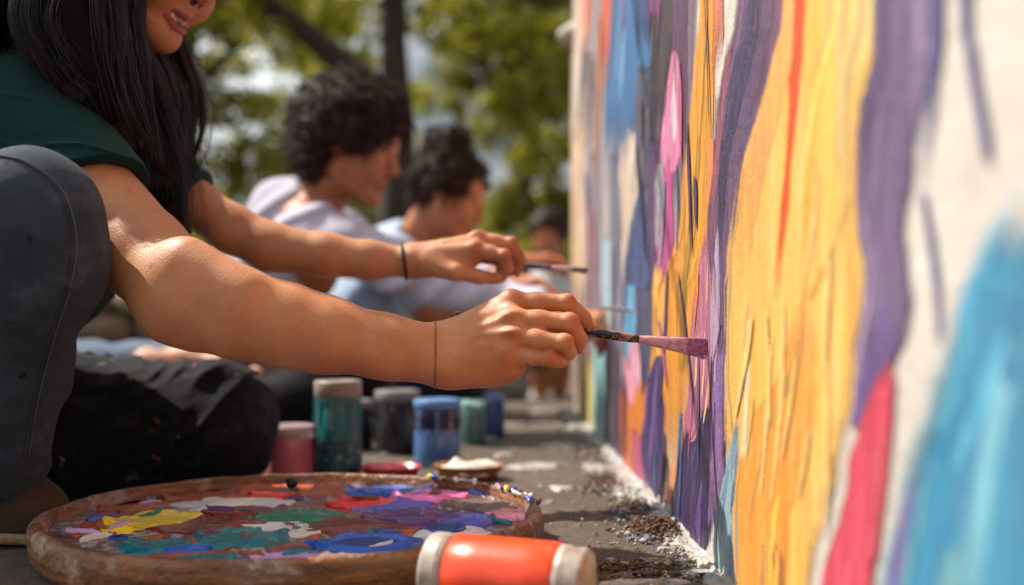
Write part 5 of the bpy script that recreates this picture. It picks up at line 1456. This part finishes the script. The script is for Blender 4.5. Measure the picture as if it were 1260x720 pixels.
place(rolled.build('rolled_trouser_cuff', .005, [cloth_mat('pale_blue_denim', lin((120, 134, 152)), lin((90, 104, 124)), 700)], man))
# curls: a bumpy crown plus a shell of little coils
CURL = hair_mat('dark_curls', lin((72, 50, 41)), lin((32, 21, 18)), .6, .2)
def curly(Hf, parts, sub, n, coil, h, parent, seed, s):
    hb = Body(.03)
    for c, rd in parts: hb.base.append(ball(Hf(*c), rd * s))
    for c, rd in sub: hb.subs.append(ball(Hf(*c), rd * s, .008))
    hb.disp = lambda X: (.010 * vnoise(X, 42, seed) + .006 * vnoise(X, 90, seed + 1)).astype(np.float32)
    o = place(hb.build('hair', h, [CURL], parent))
    V = np.array([v_.co[:] for v_ in o.data.vertices]); N = np.array([v_.normal[:] for v_ in o.data.vertices])
    r = np.random.default_rng(seed)
    pk = r.choice(len(V), n)
    t = np.linspace(0, 1, 18)
    a1 = np.cross(N[pk], r.normal(0, 1, (n, 3))); a1 /= np.linalg.norm(a1, axis=1, keepdims=True); a2 = np.cross(N[pk], a1)
    drift = a1 * r.normal(0, .012, n)[:, None]
    ph = r.uniform(0, 6, n)
    S = V[pk][:, None] - N[pk][:, None] * .004 + N[pk][:, None] * (t * coil * 2.2)[None, :, None] * r.uniform(.5, 1.2, n)[:, None, None] + drift[:, None] * t[None, :, None] \
        + coil * .5 * (np.cos(t * 11 + ph[:, None])[..., None] * a1[:, None] + np.sin(t * 11 + ph[:, None])[..., None] * a2[:, None])
    v, q = tubes(S, np.linspace(.0021, .0010, 18) * s, 3)
    mesh_obj('curls', v, q, CURL, o)
    return o
curly(Hm, [((-.03, .062, 0), .094), ((.025, .075, 0), .068), ((-.075, .03, 0), .078), ((-.07, -.035, 0), .066), ((.0, .04, .05), .075), ((.0, .04, -.05), .075), ((-.04, .01, .055), .055), ((-.04, .01, -.055), .055), ((.055, .06, .03), .034), ((.053, .06, -.03), .034), ((-.05, -.05, .03), .045), ((.01, .02, .062), .035)],
      [((.088, -.035, .0), .078), ((.012, -.06, .075), .045)], 1900, .010, .006, man, 71, 1.06)

# ------------------------------------------------------------------ the person with a bun
bun = empty('person', tuple(G(450, 505)))
tag(bun, 'person in light blue top with dark hair in a bun, third along the wall', 'person')
b = Body(.03)
rs, el, wr = P(492, 318, 2.66), P(528, 388, 2.62), P(640, 425, 2.52)
b.base += [cap(rs, el, .046, .038), cap(el, lerp(el, wr, .4), .04, .037), cap(lerp(el, wr, .4), wr, .037, .025), cap(P(480, 320, 2.8), P(470, 360, 2.8), .07, .085)]
hand_from(b, wr, P(715, 440, 2.45) - wr, np.array([.1, -.5, .8]), .95, .8)
ls3, el3, wr3 = P(498, 312, 2.95), P(548, 352, 2.98), P(640, 322, 2.85)
b.base += [cap(ls3, el3, .044, .036), cap(el3, wr3, .036, .024)]
hand_from(b, wr3, np.array([1, 0, .15]), np.array([.0, -.1, 1]), .95, .8, False)
Hb = add_head(b, P(579, 284, 2.73), (.90, -.16, -.32), (.34, 0, .94), .99, 0.0, P(508, 305, 2.80))
place(b.build('body', .0038, SKINSET(SK3), bun))
s = Body(.06)
s.base += [cap(P(418, 470, 2.82), P(448, 390, 2.82), .13, .125), cap(P(448, 390, 2.82), P(470, 332, 2.80), .125, .095), cap(P(482, 318, 2.69), P(490, 310, 2.93), .062, .06), cap(P(478, 305, 2.81), P(492, 303, 2.81), .062, .055),
           cap(rs, lerp(rs, el, .7), .062, .054, .03), cap(ls3, lerp(ls3, el3, .7), .058, .05, .03)]
s.disp = sf
place(s.build('shirt', .006, [cloth_mat('light_blue_cotton', lin((186, 204, 226)), lin((168, 188, 214)), 500)], bun))
j = Body(.05)
j.base += [cap(P(418, 474, 2.85), P(440, 478, 2.75), .11, .1), cap(P(440, 474, 2.72), P(556, 472, 2.68), .08, .068), cap(P(556, 474, 2.68), P(450, 492, 2.56), .062, .05), cap(P(440, 474, 2.95), P(566, 470, 3.0), .078, .068), cap(P(566, 474, 3.0), P(470, 490, 2.85), .062, .05)]
j.disp = lambda X: (.006 * vnoise(X, 18, 67)).astype(np.float32)
place(j.build('trousers', .006, [cloth_mat('navy_denim', lin((34, 44, 66)), lin((26, 34, 52)), 700)], bun))
curly(Hb, [((-.022, .040, 0), .086), ((.015, .045, 0), .070), ((-.055, .005, 0), .064), ((-.060, .132, 0), .044), ((-.03, .150, .01), .034), ((-.092, .115, 0), .036), ((-.01, .02, .045), .045), ((-.01, .02, -.045), .045)],
      [((.085, -.03, .0), .075), ((.012, -.05, .08), .055)], 1500, .009, .005, bun, 75, .99)
v, q = lathe([(0, .006), (.0045, .003), (.0055, 0), (.0045, -.003), (0, -.006)], 14, tuple(Hb(-.004, -.043, .078)))
place(mesh_obj('earring', v, q, simple('white_earring', lin((226, 226, 224)), .2, None, 60, 0), bun))

# ------------------------------------------------------------------ crouching onlooker beyond the end of the wall
far = empty('person', tuple(P(676, 497, 5.0)))
tag(far, 'blurred crouching person in white top and white shoes beyond the end of the wall', 'person')
b = Body(.04)
hip, kn = P(672, 452, 5.25), P(682, 418, 4.9)
b.base += [cap(P(690, 372, 5.1), P(690, 392, 5.08), .05, .05), cap(P(672, 345, 5.1), P(664, 382, 4.95), .045, .038), cap(P(664, 382, 4.95), P(668, 412, 4.82), .036, .028), cap(P(696, 345, 5.15), P(703, 385, 5.0), .045, .038), cap(P(703, 385, 5.0), P(694, 412, 4.85), .036, .028)]
for x in (664, 688):
    b.base += [cap(P(x, 428, 4.88), P(x + 1, 462, 4.98), .056, .052, .03), cap(P(x + 1, 462, 4.98), P(x + 1, 490, 5.0), .05, .034, .03)]
hand_from(b, P(668, 412, 4.82), np.array([.1, -.2, -1]), np.array([0, -1, .1]), 1.0, .6); hand_from(b, P(694, 412, 4.85), np.array([-.1, -.2, -1]), np.array([0, -1, .1]), 1.0, .6, False)
Hf = add_head(b, P(670, 312, 4.98), (-.25, -.95, -.18), (0, -.1, 1), 1.0, 0.0, P(682, 336, 5.12))
place(b.build('body', .006, SKINSET(SK2), far))
s = Body(.06)
s.base += [cap(P(684, 428, 5.25), P(684, 358, 5.15), .13, .12), cap(P(670, 345, 5.12), P(696, 345, 5.15), .07, .07), cap(P(672, 345, 5.1), P(667, 368, 5.0), .058, .052), cap(P(696, 345, 5.15), P(701, 370, 5.05), .058, .052)]
s.disp = lambda X: (.008 * vnoise(X, 14, 68)).astype(np.float32)
place(s.build('shirt', .008, [cloth_mat('white_cotton', lin((206, 202, 200)), lin((186, 182, 184)), 500)], far))
j = Body(.04)
for x, dx in ((664, -3), (688, 3)): j.base += [cap(P(680 + dx, 442, 5.28), P(x, 424, 4.90), .09, .07)]
place(j.build('shorts', .008, [DARK], far))
curly(Hf, [((-.02, .05, 0), .098), ((.02, .065, 0), .078), ((-.07, -.03, 0), .06), ((-.01, .03, .05), .05), ((-.01, .03, -.05), .05)], [((.09, -.03, 0), .082)], 500, .005, .008, far, 78, 1.0)
WSH = cloth_mat('white_canvas', lin((222, 218, 214)), lin((196, 192, 190)), 500)
for x in (663, 690):
    f0, f1 = P(x, 500, 5.02), P(x - 2, 503, 4.84)
    sh = Body(.03); sh.base += [cap(f0, f1, .046, .040), cap(f0, P(x, 486, 5.02), .044, .042)]
    z = float(ground_z(4.95)); sh.clips = [((0, 0, z + .002), (0, 0, -1))]
    place(sh.build('shoe', .006, [WSH], far))
# ================================================================== BACKGROUND: trees, bushes, low stone wall
def leaf_mat(name, c1, c2, c3):
    m, nt, bs, out = nodes(name)
    at = nd(nt, 'ShaderNodeAttribute', attribute_name='tone')
    c = ramp(nt, [(.0, c1), (.5, c2), (1.0, c3)], at.outputs['Fac'])
    nt.links.new(c, bs.inputs['Base Color'])
    bs.inputs['Roughness'].default_value = .45
    tr = nt.nodes.new('ShaderNodeBsdfTranslucent')
    nt.links.new(mixc(nt, .5, c, (.55, .52, .03, 1)), tr.inputs['Color'])
    mx = nt.nodes.new('ShaderNodeMixShader'); mx.inputs[0].default_value = .52
    nt.links.new(bs.outputs[0], mx.inputs[1]); nt.links.new(tr.outputs[0], mx.inputs[2])
    nt.links.new(mx.outputs[0], out.inputs[0])
    return m
LEAF_A = leaf_mat('olive_leaf', (.06, .075, .010, 1), (.15, .16, .016, 1), (.30, .28, .022, 1))
LEAF_B = leaf_mat('deep_leaf', (.03, .05, .010, 1), (.08, .105, .016, 1), (.17, .18, .022, 1))
BARK = simple('dark_bark', lin((66, 52, 44)), .9, lin((40, 32, 28)), 6, .02, stretch=(4, 4, .8))
def leaves(centres, size, seed):
    r = np.random.default_rng(seed)
    n = len(centres)
    u = r.normal(0, 1, (n, 3)); u /= np.linalg.norm(u, axis=1, keepdims=True)
    w = np.cross(u, r.normal(0, 1, (n, 3))); w /= np.linalg.norm(w, axis=1, keepdims=True)
    nn = np.cross(u, w)
    s = size * r.uniform(.6, 1.3, n)[:, None]
    # bent leaf: base, two sides, tip, folded along the midrib
    V = np.stack([centres - u * s, centres + w * s * .5 + nn * s * .18, centres + u * s, centres - w * s * .5 + nn * s * .18], 1).reshape(-1, 3)
    i = np.arange(n) * 4
    Q = np.concatenate([np.stack([i, i + 1, i + 2], -1), np.stack([i, i + 2, i + 3], -1)])
    tone = np.repeat(np.clip(r.normal(.45, .28, n), 0, 1), 4)
    return V, Q, tone
def foliage(name, cl, n, size, mat, parent, seed):
    """cl: clusters (centre, radius); leaves fill each cluster unevenly."""
    r = np.random.default_rng(seed)
    cen = np.array([c for c, _ in cl]); rad = np.array([q for _, q in cl])
    wgt = rad ** 2.2; wgt = wgt / wgt.sum()
    pk = r.choice(len(cl), n, p=wgt)
    d = r.normal(0, 1, (n, 3)); d /= np.linalg.norm(d, axis=1, keepdims=True)
    C = cen[pk] + d * (rad[pk] * r.random(n) ** .45)[:, None] * np.array([1, 1, .72])
    C = C[C[:, 2] > ground_z(C[:, 1]) + .02]
    V, Q, tone = leaves(C, size, seed + 1)
    V = V - np.array(parent.location)
    o = mesh_obj(name, V, Q, mat, parent, smooth=False)
    at = o.data.attributes.new('tone', 'FLOAT', 'POINT'); at.data.foreach_set('value', tone.astype(np.float32))
    tag(o, None, None, None, 'stuff')
    return o
def limb(parent, name, pts, r0, r1, n=18, sides=10):
    c = spline(pts, n)
    v, q = tubes(c[None], np.linspace(r0, r1, n)[None], sides)
    v = v + .06 * r0 * fbm(v, 7, 5, 2)[:, None]
    return mesh_obj(name, v - np.array(parent.location), q, BARK, parent)
def subclusters(cl, k, f, seed):
    r = np.random.default_rng(seed); out = []
    for c, q in cl:
        for _ in range(k):
            d = r.normal(0, 1, 3); d /= np.linalg.norm(d)
            out.append((np.asarray(c) + d * q * r.uniform(.35, 1.0), q * f * r.uniform(.6, 1.3)))
    return out

# the forked tree behind the sitters
def tree(base, label, limbs, clus, n, size, mat, seed, k=9, f=.36, group='trees in the background'):
    t = empty('tree', tuple(base)); tag(t, label, 'tree', group)
    for i, (pts, r0, r1) in enumerate(limbs): limb(t, 'trunk' if i == 0 else 'limb', pts, r0, r1)
    foliage('crown', subclusters(clus, k, f, seed), n, size, mat, t, seed)
    return t
gz = float(ground_z(9))
d = 9.0
tree(P(484, 395, d) * [1, 1, 0] + [0, 0, gz], 'forked dark trunked tree rising behind the two seated painters',
     [([P(486, 460, d), P(489, 300, d), P(490, 180, d), P(486, 100, d), P(485, 0, d), P(480, -150, d), P(490, -300, d)], .19, .08),
      ([P(489, 150, d), P(450, 105, d - .1), P(400, 60, d - .3), P(330, 5, d - .6), P(240, -60, d - 1.0)], .15, .07),
      ([P(486, -30, d), P(560, -70, d - .3), P(640, -120, d - .6)], .08, .04), ([P(480, -40, d), P(420, -120, d + .4), P(330, -200, d + .5)], .08, .04), ([P(484, -120, d), P(570, -200, d + .6), P(680, -240, d + .8)], .07, .03), ([P(484, -220, d), np.array([-.4, 7.4, 4.6]), np.array([.3, 5.0, 4.1]), np.array([.9, 2.6, 3.8]), np.array([1.2, .6, 3.6])], .09, .03), ([np.array([.3, 5.0, 4.1]), np.array([-.7, 3.2, 3.5]), np.array([-1.2, 1.9, 2.4]), np.array([-.86, 1.43, 1.58])], .014, .004)],  # last two limbs added out of view to carry the shading leaves
     [(P(330, -40, 8.4), 1.0), (P(410, -80, 10.2), 1.0), (P(575, 10, 9.9), .75), (P(640, 0, 9.6), .95), (P(520, -140, 10.4), 1.1), (P(690, -80, 9.4), 1.0), (P(250, -30, 8.2), .9), (P(400, 60, 10), .55), (P(560, 85, 10.2), .5), (P(640, 95, 9.8), .5), (P(150, -60, 8.4), 1.0),
      (np.array([-.3, 6.2, 4.2]), 1.2), (np.array([1.2, 5.2, 4.0]), 1.3), (np.array([.2, 3.6, 3.6]), 1.1), (np.array([1.4, 3.0, 3.6]), 1.3), (np.array([.6, 1.6, 3.3]), 1.0), (np.array([1.9, 1.2, 3.4]), 1.3), (np.array([1.2, 0.0, 3.4]), 1.1)],  # unseen clusters overhead, added to block skylight
     26000, .062, LEAF_A, 101)
tree(P(690, 395, 12) * [1, 1, 0] + [0, 0, gz], 'dark leafy tree leaning in above the far end of the wall',
     [([P(735, 430, 12.5), P(730, 200, 12.5), P(715, 50, 12.3), P(700, -100, 12)], .16, .08), ([P(722, 120, 12.4), P(690, 78, 12.2), P(640, 70, 12), P(600, 60, 11.8)], .06, .02)],
     [(P(690, 60, 12), 1.0), (P(650, 110, 12), .8), (P(700, 150, 12), .8), (P(690, -40, 12), 1.3), (P(640, 40, 12.4), .8), (P(760, 20, 12.2), 1.3)],
     8000, .068, LEAF_B, 102)
tree(P(250, 395, 14) * [1, 1, 0] + [0, 0, gz], 'tall pale green tree at the left behind the long haired painter',
     [([P(215, 430, 14), P(220, 200, 14), P(235, 0, 14), P(230, -200, 14)], .2, .08), ([P(226, 120, 14), P(290, 60, 13.8), P(350, 20, 13.6)], .08, .03)],
     [(P(270, 40, 14), 1.1), (P(330, 150, 14.5), .75), (P(250, 190, 14), 1.0), (P(200, 100, 14), 1.3), (P(300, -60, 14), 1.4), (P(400, 20, 15), 1.1), (P(130, 0, 14), 1.6), (P(320, 230, 14), .9)],
     11000, .08, LEAF_A, 103)
tree(P(640, 395, 20) * [1, 1, 0] + [0, 0, gz], 'rounded yellow green tree low behind the far end of the wall',
     [([P(655, 425, 20), P(652, 300, 20), P(650, 200, 20)], .2, .1)],
     [(P(650, 250, 20), 1.2), (P(690, 230, 20), 1.2), (P(620, 280, 20), 1.0), (P(665, 200, 20), .8), (P(600, 330, 20), 1.2)],
     8000, .085, LEAF_A, 104)
tree(P(440, 395, 24) * [1, 1, 0] + [0, 0, gz], 'distant tree filling the gap left of the forked trunk',
     [([P(420, 425, 24), P(418, 250, 24), P(415, 60, 24)], .3, .12)],
     [(P(400, 240, 24), 1.9), (P(440, 120, 24), 1.6), (P(360, 180, 24), 1.6), (P(470, 260, 24), 1.6), (P(310, 280, 24), 2.0), (P(420, 20, 24), 2.2), (P(340, 60, 24), 1.6)],
     9000, .115, LEAF_B, 105)
tree(P(560, 395, 26) * [1, 1, 0] + [0, 0, gz], 'distant tree right of the forked trunk under the sky gap',
     [([P(570, 425, 26), P(568, 300, 26), P(565, 120, 26)], .25, .1)],
     [(P(545, 330, 26), 1.6), (P(600, 320, 26), 1.5), (P(540, 60, 26), 1.6), (P(520, 150, 26), 1.1), (P(660, 120, 26), 1.8), (P(620, 30, 26), 1.8), (P(580, -40, 26), 2.2)],
     8000, .11, LEAF_A, 106)
def bush(x, y, d, r_, label, mat, seed, n=2600):
    c = P(x, y, d); zb = float(ground_z(d))
    o = empty('bush', (c[0], c[1], zb)); tag(o, label, 'bush', 'bushes under the trees')
    rr = np.random.default_rng(seed)
    pts = []
    for i in range(6):
        a = rr.uniform(0, 6.28); e = np.array([c[0] + r_ * .6 * math.cos(a), c[1] + r_ * .6 * math.sin(a), zb + (c[2] - zb) * rr.uniform(.7, 1.2)])
        pts.append(np.array([[c[0], c[1], zb], (np.array([c[0], c[1], zb]) + e) / 2 + [0, 0, .1], e]))
    v, q = tubes(np.array([spline(p, 8) for p in pts]), np.linspace(.025, .008, 8), 6)
    mesh_obj('stems', v - np.array(o.location), q, BARK, o)
    foliage('foliage', subclusters([(c, r_), (c - [0, 0, r_ * .5], r_ * .9)], 8, .45, seed), n, .05, mat, o, seed)
bush(662, 330, 11.0, .55, 'dark green bush right of the bun haired person', LEAF_B, 111)
bush(615, 345, 12.0, .6, 'olive bush close behind the bun haired person', LEAF_A, 112)
bush(300, 300, 10.0, .75, 'olive bush behind the curly haired person\'s back', LEAF_B, 113)
bush(225, 330, 9.0, .7, 'dark bush left of the curly haired person above the stone wall', LEAF_B, 114)
bush(120, 320, 9.5, .8, 'dark bush above the low stone wall behind the raised knee', LEAF_A, 115)
bush(430, 355, 12.0, .7, 'low dark bush between the two seated painters', LEAF_B, 116)

# low dry stone wall behind the sitters
swd = 4.6; szb = float(ground_z(swd))
sw = empty('stone_wall', (-1.5, swd, szb)); tag(sw, 'low wall of stacked brown stones behind the sitting people', 'wall')
STN = [simple('wall_stone_' + n_, lin(c), .9, lin(c2), 12, .006) for n_, c, c2 in (('tan', (150, 130, 108), (112, 96, 80)), ('grey', (132, 122, 110), (96, 88, 80)), ('brown', (118, 98, 80), (84, 70, 58)))]
def stone_mesh(i):
    r = np.random.default_rng(200 + i)
    n, m = 10, 7
    V = []
    for a in np.linspace(0, math.pi, m):
        for p in np.linspace(0, 2 * math.pi, n, endpoint=False):
            u = np.array([math.sin(a) * math.cos(p), math.sin(a) * math.sin(p), math.cos(a)])
            V.append(np.sign(u) * np.abs(u) ** .45 * .5)
    V = np.array(V); V = V * (1 + .10 * r.normal(0, 1, (len(V), 1)) * .5)
    ii = np.arange(n * m).reshape(m, n)
    Q = np.stack([ii[:-1], ii[1:], np.roll(ii[1:], -1, 1), np.roll(ii[:-1], -1, 1)], -1).reshape(-1, 4)
    me_o = mesh_obj('stone', V, Q, STN[i % 3]); me = me_o.data
    bpy.data.objects.remove(me_o); return me
SM = [stone_mesh(i) for i in range(6)]
r = np.random.default_rng(31)
z = 0.0
for row in range(4):
    hgt = (.15, .13, .13, .12)[row]
    x = -2.4
    while x < .05:
        L_ = r.uniform(.16, .36)
        o = bpy.data.objects.new('stone', SM[r.integers(6)]); link(o, sw)
        o.location = (x + L_ / 2 + 1.5, r.normal(0, .015), z + hgt / 2); o.scale = (L_ * 1.02, .30, hgt * 1.03)
        o.rotation_euler = (r.normal(0, .05), r.normal(0, .04), r.normal(0, .06))
        x += L_
    z += hgt * .97

# TWIG: unseen leaves added sunward; their shadows dapple the front hand and arm
S_ = np.array(SUN)
r = np.random.default_rng(77)
tg = [P(572, 412, 1.01), P(590, 395, 1.0), P(470, 400, 1.0), P(300, 330, 1.0), P(220, 280, 1.0), P(690, 395, 1.02), P(395, 400, .99)]
pts = []
for q in tg:
    for _ in range(2): pts.append(q + S_ * r.uniform(1.35, 1.75) + r.normal(0, .018, 3))
fork = [o_ for o_ in bpy.data.objects if o_.get('category') == 'tree'][0]
V, Q, tone = leaves(np.array(pts), .022, 78)
sp = mesh_obj('dapple_leaves', V - np.array(fork.location), Q, LEAF_A, fork, smooth=False)
at = sp.data.attributes.new('tone', 'FLOAT', 'POINT'); at.data.foreach_set('value', tone.astype(np.float32))
sp['kind'] = 'stuff'
